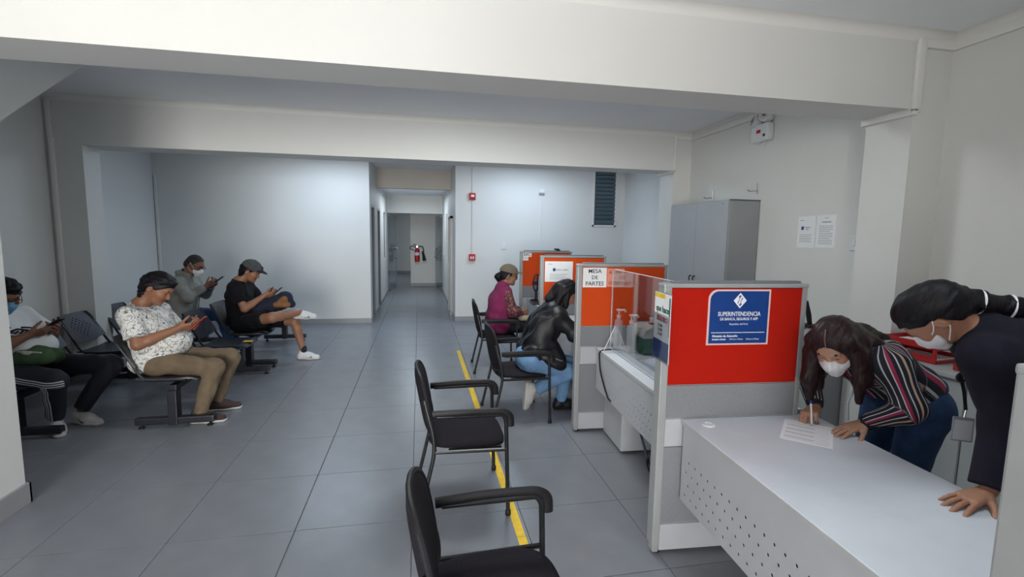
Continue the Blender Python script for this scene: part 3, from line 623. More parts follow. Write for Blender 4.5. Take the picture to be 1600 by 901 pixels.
tray((3.34, 2.60, .892), math.radians(8), 'two-tier red letter tray with papers behind the woman in stripes', 2)
tray((3.33, 2.12, .892), math.radians(-4), 'single red letter tray heaped with papers below the face of the dark-clothed woman', 1)
t = thing('cordless_phone', 'small black upright device with a cord on the worktop past the column', 'device', (3.45, 3.66, .902))
MB().bbox(-.05, .05, -.06, .06, 0, .03, .006, 2).build('device_base', black_m, t); MB().tube([(0, 0, .03), (-.02, .0, .12), (-.05, .0, .24)], [.02, .022, .012], 8).build('handset', black_m, t, 'auto')
MB().tube(arc([(-.05, -.05, .02), (-.15, -.10, .006), (-.25, -.06, .006), (-.30, .06, .006)], .08), .004, 6).build('cord', black_m, t, 'auto')
# form on the front desk
t = thing('form_sheet', 'white printed form on the front desk under the pen', 'paper', (1.843, 1.916, .7515), math.radians(-45))
MB().box(-.105, .105, -.15, .15, 0, .0012).build('sheet', paper_m, t)
pr = MB()
for k in range(9): y = -.12+k*.028; pr.box(-.09, .09, y, y+.003, .0012, .0016); 
for k in range(4): y = -.11+k*.056; pr.box(-.09, .03, y+.008, y+.014, .0012, .0016)
pr.build('printed_lines', greyink_m, t)['kind'] = 'stuff'
# ================================================================ visitor chairs
def visitor_chair():
    t = thing('visitor_chair', 'x', 'chair', (0, 0, 0), 0, 'visitor chairs along the counters')
    # seat pad
    def pad(bm_name, nx, ny, fn, th):
        top = np.array([[fn(i/nx, j/ny, 1) for j in range(ny+1)] for i in range(nx+1)]); bot = np.array([[fn(i/nx, j/ny, -1) for j in range(ny+1)] for i in range(nx+1)])
        m_ = MB(); n1 = ny+1; T = top.reshape(-1, 3); B = bot.reshape(-1, 3); k = len(T)
        f = [(i*n1+j, (i+1)*n1+j, (i+1)*n1+j+1, i*n1+j+1) for i in range(nx) for j in range(ny)]; f2 = [tuple(k+q for q in reversed(a)) for a in f]
        ring = [(i, 0) for i in range(nx)]+[(nx, j) for j in range(ny)]+[(i, ny) for i in range(nx, 0, -1)]+[(0, j) for j in range(ny, 0, -1)]
        ri = [a*n1+b for a, b in ring]; fs = [(ri[q], ri[(q+1) % len(ri)], k+ri[(q+1) % len(ri)], k+ri[q]) for q in range(len(ri))]
        m_.add([tuple(p) for p in np.vstack([T, B])], f+f2+fs); return m_
    def sq(a): return 2*a-1
    def superel(p, q, n=5.):
        """map the square to a rounded square"""
        x, y = sq(p), sq(q); m_ = max(abs(x), abs(y)); 
        if m_ < 1e-6: return 0., 0., 0.
        l = (abs(x/m_)**n+abs(y/m_)**n)**(-1/n); return x*l, y*l, m_
    def seat(p, q, s):
        x, y, r = superel(p, q, 4); e = (1-r**6)
        z = .432+s*(.012+.018*e) if s > 0 else .425-.014*e
        X = .01+x*.235; z += -.016*max(0, x)**3
        return (X, y*(.245+.01*x), z)
    pad('seat', 16, 16, seat, .04).build('seat', chairfab, t, True)
    def back(p, q, s):
        x, y, r = superel(p, q, 3.2); e = (1-r**6)
        zz = .665+y*.205; w = .215+.018*(1-abs(y))
        X = -.222-.075*(zz-.46)/.41+.035*(x*x) + s*(.006+.016*e)
        return (X, x*w, zz)
    pad('backrest', 16, 16, back, .03).build('backrest', chairfab, t, True)
    MB().tube([(-.222-.075*(zz-.46)/.41+.035*x*x, x*w, zz) for a in [k*2*math.pi/40 for k in range(41)] for x, y in [((abs(math.cos(a))**.625)*math.copysign(1, math.cos(a)), (abs(math.sin(a))**.625)*math.copysign(1, math.sin(a)))] for zz in [.665+y*.209] for w in [.219+.018*(1-abs(y))]], .011, 8).build('back_shell_rim', black_m, t, 'auto')
    MB().tube([(-.11, -.235, .412), (.20, -.235, .412), (.20, .235, .412), (-.19, .235, .412), (-.19, -.235, .412)], .011, 8).build('seat_frame', tubeblack, t, 'auto')
    for s in (-1, 1):
        MB().tube(arc([(.245, s*.285, .012), (.225, s*.285, .60), (.205, s*.285, .632), (-.18, s*.275, .632)], .05), .0125, 10).build('front_leg', tubeblack, t, 'auto')
        MB().tube(arc([(-.285, s*.275, .012), (-.195, s*.265, .40), (-.195, s*.258, .50), (-.25, s*.228, .72)], .06), .0125, 10).build('rear_leg', tubeblack, t, 'auto')
        MB().tube(arc([(.225, s*.285, .415), (-.19, s*.265, .415)], .02), .011, 8).build('side_rail', tubeblack, t, 'auto')
        MB().tube(arc([(.252, s*.288, .56), (.250, s*.288, .625), (.205, s*.288, .652), (.0, s*.286, .655), (-.205, s*.272, .648)], .06), [.014]*3+[.019]*20 if False else .018, 10, True, (1.25, .8)).build('armrest', black_m, t, 'auto')
        for x, y in ((.245, s*.285), (-.285, s*.275)): MB().lathe([(.016, 0), (.018, .004), (.016, .03), (.013, .034)], (x, y, 0), 12).build('foot_cap', black_m, t, 'auto')
    return t
vc = visitor_chair()
spots = [((.26, 1.50), 0, 'empty black armchair closest to the camera, cut by the lower picture edge'),
         ((.275, 2.97), 0, 'empty black armchair standing on the yellow line, second from the camera'),
         ((.90, 4.31), 2, 'black armchair under the kneeling woman in the leather jacket'),
         ((.955, 5.93), -3, 'black armchair of the woman in the magenta vest')]
for i, (p, a, lab) in enumerate(spots):
    c = vc if i == 0 else copy_tree(vc)
    c.location = (*p, 0); c.rotation_euler = (0, 0, math.radians(a)); c['label'] = lab
# ================================================================ waiting benches
PITCH = .59
def bench(legs):
    t = thing('waiting_bench', 'x', 'bench', (0, 0, 0), 0, 'waiting benches')
    y0, y1 = 0, 1.58
    MB().bbox(-.03, .03, y0-.02, y1+.02, .325, .375, .005, 2).build('beam', steel_black, t)
    for y in (0, 1.58):
        l = MB().bbox(-.035, .035, y-.045, y+.045, .03, .33, .006, 2).build('leg', steel_black, t)
        MB().bbox(-.30, .31, y-.032, y+.032, .035, .095, .010, 2).build('foot_bar', steel_black, l)
        for x in (-.26, .27): MB().cyl((x, y, 0), (x, y, .012), .024, 14).cyl((x, y, .012), (x, y, .04), .009, 8).build('levelling_foot', black_m, l)
    def lerp(a, b, k): return a+(b-a)*k
    hs = {(i, j) for i in range(16) for j in range(14) if (i+j) % 2 == 0 and abs(i-7.5)/5.5+abs(j-6.5)/5.2 < 1.0}
    def backf(p, q):
        x = (2*p-1); z = .535+.265*q
        w = .238 if q < .75 else .238-.035*((q-.75)/.25)**2
        bow = .03*(1-x*x)
        dip = -.03*(1-x*x)*(1-q)**2
        return (-.25-.18*(z-.50)/.30-bow*.6, w*x, z+dip)
    bk = holed_shell(16, 14, backf, .012, hs, .62).mesh('backrest')
    def seatf(p, q):
        y = 2*p-1; x = lerp(-.27, .185, q); z = .425+.012*abs(y)**3-.010*math.sin(math.pi*q)-(.03*max(0, (q-.82)/.18)**2)
        w = .235 if q < .7 else .235-.03*((q-.7)/.3)**2
        return (x, y*w*1.02, z)
    st = holed_shell(12, 12, seatf, .014, set(), .5).mesh('seat')
    for k in range(3):
        yc = .22+k*PITCH
        s = link('seat', st, navyshell_m, t, 'auto'); s.location = (0, yc, 0)
        b = link('backrest', bk, navyshell_m, t, 'auto'); b.location = (0, yc, 0)
        for sg in (-1, 1): MB().tube(arc([(.10, sg*.222, .412), (-.20, sg*.226, .418), (-.245, sg*.228, .46), (-.425, sg*.205, .792)], .06), .012, 8).build('side_rail', black_m, t, 'auto').location = (0, yc, 0)
        MB().prism([(-.20, .405), (.12, .405), (.03, .35), (-.03, .35), (-.10, .36)], 'y', yc-.03, yc+.03).build('seat_bracket', steel_black, t)
    return t
wb = bench(2)
bs = [((-2.07, 4.45), 'three-seat black bench under the man in the patterned T-shirt'),
      ((-2.07, 6.33), 'three-seat black bench under the man in black with the grey cap'),
      ((-3.16, 4.36), 'three-seat black bench by the side wall under the man with the blue mask'),
      ((-3.16, 6.22), 'three-seat black bench by the column under the man in the grey jacket')]
for i, (p, lab) in enumerate(bs):
    c = wb if i == 0 else copy_tree(wb); c.location = (*p, 0); c['label'] = lab
for (x, y, lab) in ((-1.93, 5.86, 'yellow tag stuck on the front edge of an empty seat behind the khaki knees'), (-3.03, 5.17, 'yellow tag on the empty seat beside the man with the blue mask')):
    tag(MB().bbox(-.05, .045, -.035, .035, .0, .004, .002, 1).build('seat_tag', yellow_m), lab, 'sticker').location = (x, y, .433)
# ================================================================ people: smooth implicit bodies turned into meshes
def nv(a): a = np.array(a, float); return a/(np.linalg.norm(a)+1e-12)
V3 = lambda *a: np.array(a, float)
def rc(a, b, r1, r2=None, k=.02, cut=None, cutn=None, op='u'):
    """round cone from a to b; cut=True ends it flat at b"""
    a = np.array(a, float); b = np.array(b, float); r2 = r1 if r2 is None else r2
    ab = b-a; L2 = max(ab@ab, 1e-9); n = ab/math.sqrt(L2)
    def f(p):
        t = np.clip((p-a)@ab/L2, 0, 1); d = np.linalg.norm(p-a-t[:, None]*ab, axis=1)-(r1+(r2-r1)*t)
        if cut: d = np.maximum(d, (p-b)@(n if cutn is None else cutn))
        return d
    R_ = max(r1, r2); return (f, k, op, np.minimum(a, b)-R_, np.maximum(a, b)+R_)
def ell(c, axes, r, k=.02, op='u'):
    """ellipsoid with orthonormal axes rows and radii r"""
    c = np.array(c, float); A = np.array(axes, float); r = np.array(r, float)
    def f(p):
        q = (p-c)@A.T; k0 = np.linalg.norm(q/r, axis=1); k1 = np.linalg.norm(q/(r*r), axis=1); return k0*(k0-1)/(k1+1e-9)
    return (f, k, op, c-r.max(), c+r.max())
def half(c, n, k=.01):
    """keep only the side n points away from"""
    c = np.array(c, float); n = nv(n); return (lambda p: (p-c)@n, k, 'i', None, None)
def smin(a, b, k):
    if k <= 0: return np.minimum(a, b)
    h = np.maximum(k-np.abs(a-b), 0)/k; return np.minimum(a, b)-h*h*k*.25
def evaluate(prims, p, wr=None):
    d = np.full(len(p), 9.)
    for f, k, op, _, _ in prims:
        q = f(p)
        if op == 'u': d = smin(d, q, k)
        elif op == 's': d = -smin(-d, q, k)
        elif op == 'i': d = -smin(-d, -q, k)
    if wr: d = d+wr(p)
    return d
def wrinkles(amp, freq=38., seed=1):
    g = np.random.default_rng(seed); K = g.normal(size=(5, 3)); K /= np.linalg.norm(K, axis=1)[:, None]; K *= freq*g.uniform(.6, 1.5, 5)[:, None]; ph = g.uniform(0, 6, 5)
    def w(p):
        a = np.zeros(len(p))
        for i in range(0, 4, 2): a += np.sin(p@K[i]+ph[i]+1.5*np.sin(p@K[i+1]*.6+ph[i+1]))
        return amp*.5*a
    return w
def sdf_mesh(prims, h=.007, wr=None, pad=.02):
    lo = np.min([q[3] for q in prims if q[3] is not None and q[2] == 'u'], axis=0)-pad-h*2
    hi = np.max([q[4] for q in prims if q[4] is not None and q[2] == 'u'], axis=0)+pad+h*2
    B = 8; nb = np.ceil((hi-lo)/(h*B)).astype(int)
    bi = np.stack(np.meshgrid(*[np.arange(n) for n in nb], indexing='ij'), -1).reshape(-1, 3)
    dc = evaluate(prims, lo+(bi+.5)*h*B, wr)
    act = np.abs(dc) < h*B*.5*1.75+.006
    n = nb*B+1
    D = np.full(n, 1., np.float32)
    for i, j, k_ in bi[(~act) & (dc < 0)]: D[i*B:i*B+B+1, j*B:j*B+B+1, k_*B:k_*B+B+1] = -1
    og = np.stack(np.meshgrid(*[np.arange(B+1)]*3, indexing='ij'), -1).reshape(-1, 3)
    ab = bi[act]
    # evaluate in small groups of neighbouring blocks, skipping primitives that lie far away
    key = (ab//2)@np.array([1, 4096, 4096*4096]); order = np.argsort(key, kind='stable'); ab = ab[order]; key = key[order]
    cuts = np.flatnonzero(np.diff(key))+1
    for blk in np.split(ab, cuts):
        if not len(blk): continue
        b0 = lo+blk.min(0)*B*h-.05; b1 = lo+(blk.max(0)+1)*B*h+.05
        sub = [q for q in prims if q[3] is None or q[2] == 'i' or ((q[3]-q[1] < b1).all() and (q[4]+q[1] > b0).all())]
        if not any(q[2] == 'u' for q in sub): continue
        pts = (blk[:, None, :]*B+og[None]).reshape(-1, 3)
        D[pts[:, 0], pts[:, 1], pts[:, 2]] = evaluate(sub, lo+pts*h, wr)
    ins = D < 0
    c = np.zeros(tuple(n-1), np.int8)
    for dx in (0, 1):
        for dy in (0, 1):
            for dz in (0, 1): c += ins[dx:n[0]-1+dx, dy:n[1]-1+dy, dz:n[2]-1+dz]
    ac = (c > 0) & (c < 8); ci = np.argwhere(ac); idx = np.full(ac.shape, -1, np.int32); idx[ac] = np.arange(len(ci))
    acc = np.zeros((len(ci), 3)); cnt = np.zeros(len(ci))
    cor = [(x, y, z) for x in (0, 1) for y in (0, 1) for z in (0, 1)]
    cv = {q: D[ci[:, 0]+q[0], ci[:, 1]+q[1], ci[:, 2]+q[2]].astype(float) for q in cor}
    for a in cor:
        for ax in range(3):
            if a[ax] == 0:
                b = list(a); b[ax] = 1; b = tuple(b); va, vb = cv[a], cv[b]; m_ = (va < 0) != (vb < 0)
                t = np.where(m_, va/(va-vb+1e-12), 0); pos = np.array(a, float)[None].repeat(len(ci), 0); pos[:, ax] = t
                acc[m_] += pos[m_]; cnt[m_] += 1
    v = lo+(ci+acc/np.maximum(cnt, 1)[:, None])*h
    F_ = []
    for ax in range(3):
        o1, o2 = (ax+1) % 3, (ax+2) % 3
        sl0 = [slice(None)]*3; sl1 = [slice(None)]*3; sl0[ax] = slice(0, n[ax]-1); sl1[ax] = slice(1, n[ax])
        e = np.argwhere(ins[tuple(sl0)] != ins[tuple(sl1)]); e = e[(e[:, o1] > 0) & (e[:, o2] > 0) & (e[:, o1] < n[o1]-1) & (e[:, o2] < n[o2]-1)]
        if not len(e): continue
        s0 = ins[tuple(sl0)][e[:, 0], e[:, 1], e[:, 2]]
        def cell(d1, d2): q = e.copy(); q[:, o1] -= d1; q[:, o2] -= d2; return idx[q[:, 0], q[:, 1], q[:, 2]]
        a, b, c_, d_ = cell(1, 1), cell(0, 1), cell(0, 0), cell(1, 0)
        F_.append(np.where(s0[:, None], np.stack([a, b, c_, d_], 1), np.stack([d_, c_, b, a], 1)))
    F_ = np.concatenate(F_); F_ = F_[(F_ >= 0).all(1)]
    return v, F_
def sdf_obj(name, prims, m, parent, h=.007, wr=None, attr=None, label=None):
    v, f = sdf_mesh(prims, h, wr)
    me = bpy.data.meshes.new(name); me.vertices.add(len(v)); me.vertices.foreach_set('co', v.astype(np.float32).ravel())
    me.loops.add(len(f)*4); me.loops.foreach_set('vertex_index', f.astype(np.int32).ravel()); me.polygons.add(len(f))
    me.polygons.foreach_set('loop_start', np.arange(len(f), dtype=np.int32)*4); me.update(calc_edges=True); me.validate()
    if attr:
        for an, fn in attr.items():
            val = fn(v); typ = 'FLOAT_COLOR' if val.ndim == 2 else 'FLOAT'
            at_ = me.attributes.new(an, typ, 'POINT'); at_.data.foreach_set('color' if val.ndim == 2 else 'value', val.astype(np.float32).ravel())
    o = link(name, me, m, parent, True)
    if label: o['label'] = label
    return o
def frame(F, U):
    F = nv(F); U = nv(np.array(U, float)-F*(np.array(U, float)@F)); S = np.cross(U, F)   # S points to the person's left
    return F, S, U
def head_prims(H, F, U, sc=1., neck=None, nr=.055, jaw=1.):
    F, S, U = frame(F, U); A = np.array([F, S, U]); P = lambda f, s, u: H+(F*f+S*s+U*u)*sc
    q = [ell(P(-.006, 0, .034), A, np.array([.097, .076, .090])*sc),
         ell(P(.030, 0, -.022), A, np.array([.066, .062*jaw, .082])*sc, .03),
         rc(P(.040, .022, -.075), P(.040, -.022, -.075), .030*sc, None, .03), ell(P(.068, 0, -.092), A, np.array([.024, .026, .022])*sc, .022),
         ell(P(.060, .034, -.022), A, np.array([.030, .026, .030])*sc, .02), ell(P(.060, -.034, -.022), A, np.array([.030, .026, .030])*sc, .02),
         rc(P(.082, .034, .028), P(.082, -.034, .028), .012*sc, None, .018)]
    for s in (-1, 1): q.append(ell(P(.098, s*.032, .006), A, np.array([.016, .017, .011])*sc, .012, 's'))
    for s in (-1, 1): q.append(ell(P(.077, s*.032, .004), A, np.array([.013, .016, .012])*sc, .004))
    q += [rc(P(.086, 0, .016), P(.106, 0, -.024), .0085*sc, .0125*sc, .012), rc(P(.094, .010, -.030), P(.094, -.010, -.030), .009*sc, None, .008),
          rc(P(.084, .016, -.052), P(.084, -.016, -.052), .0085*sc, None, .006), rc(P(.082, .013, -.065), P(.082, -.013, -.065), .0085*sc, None, .006)]
    for s in (-1, 1):
        q.append(ell(P(-.012, s*.078, -.006), np.array([nv(F-.35*U), S, nv(U+.35*F)]), np.array([.019, .010, .033])*sc, .006))
        q.append(ell(P(-.006, s*.088, -.004), np.array([F, S, U]), np.array([.009, .006, .017])*sc, .004, 's'))
    if neck is not None: q.append(rc(P(-.024, 0, -.045), neck, nr, nr*1.12, .03))
    return q
def skin_attr(base, H, F, U, sc=1.):
    F, S, U = frame(F, U); b = np.array(base)
    def fn(v):
        q = (v-H)@np.array([F, S, U]).T/sc
        col = np.tile(b, (len(v), 1)); near = (np.linalg.norm(q, axis=1) < .16)
        lip = near & (np.abs(q[:, 2]+.058) < .013) & (np.abs(q[:, 1]) < .026) & (q[:, 0] > .078)
        col[lip] = b*np.array([.85, .50, .50])
        ck = near & (np.abs(q[:, 2]+.02) < .03) & (q[:, 0] > .05); col[ck] *= np.array([1.06, .95, .94])
        return np.concatenate([col, np.ones((len(v), 1))], 1)
    return fn
def skin_mat():
    m = mat('skin', (.5, .3, .2), .5, .03, 30, .05, 300); N, L, b = nodes_of(m)
    a = N.new('ShaderNodeAttribute'); a.attribute_name = 'Col'; L.new(a.outputs['Color'], b.inputs['Base Color'])
    b.inputs['Subsurface Weight'].default_value = .08; b.inputs['Subsurface Radius'].default_value = (.01, .004, .002); return m
SKIN = skin_mat()
def hand_prims(W, d, n, sgn, curl=(.35, .5, .4), thumb=(.55, .6, .35), sc=1., spread=.06, each=None, bendthumb=.25):
    """W wrist, d finger direction, n palm normal, sgn: +1 if the thumb lies along n x d"""
    W = np.array(W, float); d = nv(d); n = np.array(n, float); n = nv(n-d*(n@d)); s = np.cross(n, d)*sgn; q = []
    base = [(.088, .030), (.093, .010), (.088, -.011), (.078, -.030)]
    lens = [(.042, .026, .021), (.046, .030, .022), (.043, .027, .021), (.034, .021, .019)]; rad = [.0098, .0102, .0096, .0086]
    for i, ((b, o), ls, r) in enumerate(zip(base, lens, rad)):
        k0 = W+(d*.012+s*o*.55)*sc; kn = W+(d*b+s*o)*sc
        q.append(rc(k0, kn, .0145*sc, .0125*sc, .012))
        cu = each[i] if each else curl; a = 0; p = kn; sp = (1.5-i)*spread
        for j, l in enumerate(ls):
            a += cu[j]; dr = nv((d*math.cos(sp)+s*math.sin(sp))*math.cos(a)+n*math.sin(a)); p2 = p+dr*l*sc
            q.append(rc(p, p2, (r-.0007*j)*sc, (r-.0007*(j+1))*sc, .004)); p = p2
    q.append(rc(W+(d*.03+s*.012+n*.006)*sc, W+(d*.065+s*.0+n*.006)*sc, .019*sc, .017*sc, .014))
    t = W+(d*.022+s*.026+n*.006)*sc; td = nv(d*thumb[0]+s*thumb[1]+n*thumb[2])
    for j, (l, r) in enumerate(((.040, .0135), (.032, .0112), (.026, .0100))):
        t2 = t+td*l*sc; q.append(rc(t, t2, r*sc, (r-.0012)*sc, .006 if j else .014)); t = t2; td = nv(td+d*bendthumb+n*bendthumb*.4)
    return q
def arm_prims(S_, E, W, r=(.052, .041, .027), sc=1.):
    return [rc(S_, E, r[0]*sc, r[1]*sc, .02), rc(E, np.array(E)*.7+np.array(W)*.3, r[1]*sc, r[1]*1.02*sc, .02), rc(np.array(E)*.7+np.array(W)*.3, W, r[1]*1.02*sc, r[2]*sc, .02)]
def leg_prims(Hp, K, A, r=(.085, .058, .054, .036)):
    K = np.array(K); A = np.array(A); c = K*.72+A*.28
    return [rc(Hp, K, r[0], r[1], .03), rc(K, c, r[1], r[2], .03), rc(c, A, r[2], r[3], .03)]
def torso_prims(Pc, Cc, Nb, SL, SR, w=.085, r=(.115, .12), g=0., k=.05):
    Pc, Cc, Nb, SL, SR = [np.array(a, float) for a in (Pc, Cc, Nb, SL, SR)]; S = nv(SL-SR)
    q = [rc(Pc+S*w*.95, Cc+S*w, r[0]+g, r[1]+g, k), rc(Pc-S*w*.95, Cc-S*w, r[0]+g, r[1]+g, k),
         rc(Cc, Nb, r[1]+g, .062+g, k), rc(SL, Nb, .062+g, .052+g, k), rc(SR, Nb, .062+g, .052+g, k), rc(SL, Cc+S*w, .062+g, .09+g, k), rc(SR, Cc-S*w, .062+g, .09+g, k)]
    return q
def hair_cap(H, F, U, sc=1., grow=.014, front=(.086, .078), nape=(-.09, -.055), extra=(), neck=None, side=.055):
    """hair over the skull: the hairline runs from the forehead past the ears down to the nape"""
    F, S, U = frame(F, U); A = np.array([F, S, U]); P = lambda f, s, u: H+(F*f+S*s+U*u)*sc
    g = grow
    q = [ell(P(-.008, 0, .036), A, (np.array([.097, .0765, .089])+g*np.array([.75, .6, 1.]))*sc), rc(P(-.05, .026, -.012), P(-.05, -.026, -.012), (.056+g*.5)*sc, None, .03)]
    def cutf(p):
        l = ((p-H)@A.T)/sc; t1 = np.clip((front[0]-l[:, 0])/(front[0]-.025), 0, 1); t2 = np.clip((-.028-l[:, 0])/.03, 0, 1)
        line = front[1]-side*t1**1.5-(front[1]-side-nape[1])*t2
        return (line-l[:, 2])*sc*.8
    q.append((cutf, .012, 'i', None, None))
    if neck is not None: q.append(rc(P(-.070, 0, .015), P(-.050, 0, -.045)*.68+np.array(neck)*.32, (.062+g*.4)*sc, .056*sc, .03))
    q += list(extra); return q
def shoe(parent, A, toe, z0, m, sole_m, L=.27, up=None, h=.006, name='shoe', label=None):
    """A ankle, toe direction, z0 = sole point height along up"""
    up = V3(0, 0, 1) if up is None else nv(up); t = np.array(toe, float); t = nv(t-up*(t@up)); S = np.cross(up, t)
    A = np.array(A, float); base = A-up*(A@up-z0) if up[2] > .99 else A-up*.085
    P = lambda f, s, u: base+t*f+S*s+up*u
    pr = [rc(P(-.045, 0, .045), P(-.03, 0, .085), .036, .040, .03), rc(P(-.04, 0, .038), P(.07, .004, .036), .040, .046, .03), rc(P(.07, .004, .034), P(L-.10, .006, .026), .046, .036, .03), rc(P(0, 0, .075), P(.09, 0, .045), .040, .034, .04)]
    body = pr+[half(P(0, 0, .012), -up, .006)]
    o = sdf_obj(name, body, m, parent, h, label=label)
    sole = [(lambda p, f=f: f(p)-.006, k, op, lo-.006, hi+.006) for f, k, op, lo, hi in pr]
    sdf_obj('sole', sole+[half(P(0, 0, .022), up, .003), half(P(0, 0, .001), -up, .003)], sole_m, o, h)
    return o, P
def small_eyes(parent, H, F, U, sc=1., dark=(.012, .008, .007), brow=True, eyes=True):
    F, S, U = frame(F, U); A = np.array([F, S, U]); P = lambda f, s, u: H+(F*f+S*s+U*u)*sc; hm = mat('brow_hair', (.012, .009, .008), .8)
    for s in (-1, 1):
        if eyes: sdf_obj('eye', [ell(P(.0855, s*.032, .0015), A, np.array([.0062, .0110, .0032])*sc)], hm, parent, .0025)
        if brow: sdf_obj('eyebrow', [rc(P(.0915, s*.018, .026), P(.088, s*.034, .031), .0034*sc, .0036*sc), rc(P(.088, s*.034, .031), P(.078, s*.049, .026), .0036*sc, .0025*sc)], hm, parent, .003)
def mask(parent, H, F, U, m, sc=1., h=.005, ear=True):
    F, S, U = frame(F, U); A = np.array([F, S, U]); P = lambda f, s, u: H+(F*f+S*s+U*u)*sc
    q = [rc(P(.098, 0, -.010), P(.108, 0, -.035), .016*sc, .020*sc), rc(P(.088, 0, -.060), P(.078, 0, -.095), .032*sc, .030*sc, .03), ell(P(.045, 0, -.050), A, np.array([.062, .069, .052])*sc, .03)]
    q += [half(P(.03, 0, 0), -nv(F*1+U*.25), .01), half(P(.09, 0, -.004), nv(U-F*.10), .006)]
    o = sdf_obj('face_mask', q, m, parent, h, wrinkles(.0012, 160, 3))
    if ear:
        for s in (-1, 1):
            MB().tube([P(.050, s*.062, -.018), P(.03, s*.074, -.008), P(.008, s*.081, .008), P(-.014, s*.086, .030)], .0022, 6).tube([P(.042, s*.058, -.078), P(.02, s*.070, -.062), P(-.004, s*.078, -.046), P(-.020, s*.086, -.032)], .0022, 6).build('ear_loop', white_m, o, 'auto')
    return o
def glasses(parent, H, F, U, sc=1.):
    F, S, U = frame(F, U); P = lambda f, s, u: H+(F*f+S*s+U*u)*sc; mb = MB()
    for s in (-1, 1):
        mb.tube([P(.104, s*.034+.027*math.cos(a), .002+.020*math.sin(a)) for a in [k*math.pi/8 for k in range(17)]], .0028, 6)
        mb.tube([P(.102, s*.060, .008), P(.05, s*.078, .008), P(-.02, s*.086, .004)], .0025, 6)
    mb.tube([P(.104, .008, .006), P(.108, 0, .008), P(.104, -.008, .006)], .0025, 6)
    return mb.build('glasses', black_m, parent, 'auto')
def baseball_cap(parent, H, F, U, m, bm_, sc=1., tilt=0., brim=.085):
    F, S, U = frame(F, U); A = np.array([F, S, U]); P = lambda f, s, u: H+(F*f+S*s+U*u)*sc
    o = sdf_obj('cap', [ell(P(-.008, 0, .040), A, np.array([.118, .093, .104])*sc), half(P(0, 0, .038), nv(-U-.10*F), .006)], m, parent, .005)
    sdf_obj('brim', [ell(P(.085, 0, .036), A, np.array([.10+brim-.085, .088, .030])*sc), (ell(P(.085, 0, .024), A, np.array([.12+brim-.085, .11, .034])*sc)[0], .003, 's', None, None), half(P(.075, 0, 0), -F, .004)], bm_, o, .004)
    sdf_obj('button', [ell(P(-.008, 0, .143), A, np.array([.009, .009, .006])*sc)], m, o, .003)
    return o
def phone(c, screen_n, up, label, case=black_m, s=1.):
    """hand-held phone: c centre, screen normal, long axis"""
    n = nv(screen_n); u = np.array(up, float); u = nv(u-n*(u@n)); r = np.cross(u, n)
    M = Matrix((Vector(r), Vector(u), Vector(n))).transposed().to_4x4(); M.translation = Vector(c)
    t = thing('mobile_phone', label, 'phone')
    a = MB().bbox(-.038*s, .038*s, -.078*s, .078*s, -.005, .004, .004, 2).build('phone_body', case, t); b = MB().box(-.034*s, .034*s, -.072*s, .072*s, .004, .0046).build('phone_screen', mat('phone_glass', (.02, .022, .028), .1), t)
    t.matrix_world = M; return t
def cloth(name, col, rough=.9, var=.15, bump=.25, bscale=300, vscale=14): return mat(name, col, rough, var, vscale, bump, bscale, sheen=.02, spec=.25)
def hairmat(name, col, rough=.50): return mat(name, col, rough, .35, 40, .35, 90, stretch=(1, 1, .25), spec=.22)
BLACKHAIR = hairmat('black_hair', (.006, .0055, .008))
# ================================================================ the people
def person(label, base): t = thing('person', label, 'person'); t['base_'] = base; return t
def settle(t, base):
    """put the person's origin at their base"""
    del t['base_']; M = Matrix.Translation(-Vector(base))
    def rec(o):
        for c in [x for x in COL.objects if x.parent == o]:
            if c.type == 'MESH': c.data.transform(M)
            rec(c)
    rec(t); t.location = base
def stripe_mat(name, base, bands, period, rough=.85):
    """bands: list of (position, colour) steps over one period of the 'su' attribute"""
    m = mat(name, base, rough, .1, 14, .2, 300); N, L, b = nodes_of(m)
    a = N.new('ShaderNodeAttribute'); a.attribute_name = 'su'
    d = N.new('ShaderNodeMath'); d.operation = 'DIVIDE'; d.inputs[1].default_value = period; fr = N.new('ShaderNodeMath'); fr.operation = 'FRACT'
    r = N.new('ShaderNodeValToRGB'); r.color_ramp.interpolation = 'CONSTANT'
    e = r.color_ramp.elements; e[0].position = 0; e[0].color = (*bands[0][1], 1); e[1].position = bands[1][0]; e[1].color = (*bands[1][1], 1)
    for p, c in bands[2:]: q = e.new(p); q.color = (*c, 1)
    L.new(a.outputs['Fac'], d.inputs[0]); L.new(d.outputs[0], fr.inputs[0]); L.new(fr.outputs[0], r.inputs[0]); L.new(r.outputs[0], b.inputs['Base Color']); return m
def grow(prims, g): return [((lambda p, f=f: f(p)-g), k, op, None if lo is None else lo-g, None if hi is None else hi+g) for f, k, op, lo, hi in prims]
def seg_coord(segs):
    """per-vertex stripe coordinate: for the nearest of the segments (a,b,axis) the offset along axis"""
    def fn(v):
        best = np.full(len(v), 9.); out = np.zeros(len(v))
        for a, b, ax, off in segs:
            a = np.array(a, float); b = np.array(b, float); ab = b-a; t = np.clip((v-a)@ab/(ab@ab), 0, 1); d = np.linalg.norm(v-a-t[:, None]*ab, axis=1)
            n = nv(ab); ax_ = np.array(ax, float); ax_ = nv(ax_-n*(ax_@n)); ay = np.cross(n, ax_); rel = v-a-t[:, None]*ab
            ang = np.arctan2(rel@ay, rel@ax_)
            m_ = d < best; best[m_] = d[m_]; out[m_] = (off+ang*.5)[m_] if False else (off+ang*.062)[m_]
        return out+10
    return fn
def body_build(t, prims, col, H, F, U, sc=1., h=.0055): return sdf_obj('body', prims, SKIN, t, h, None, {'Col': skin_attr(col, H, F, U, sc)})

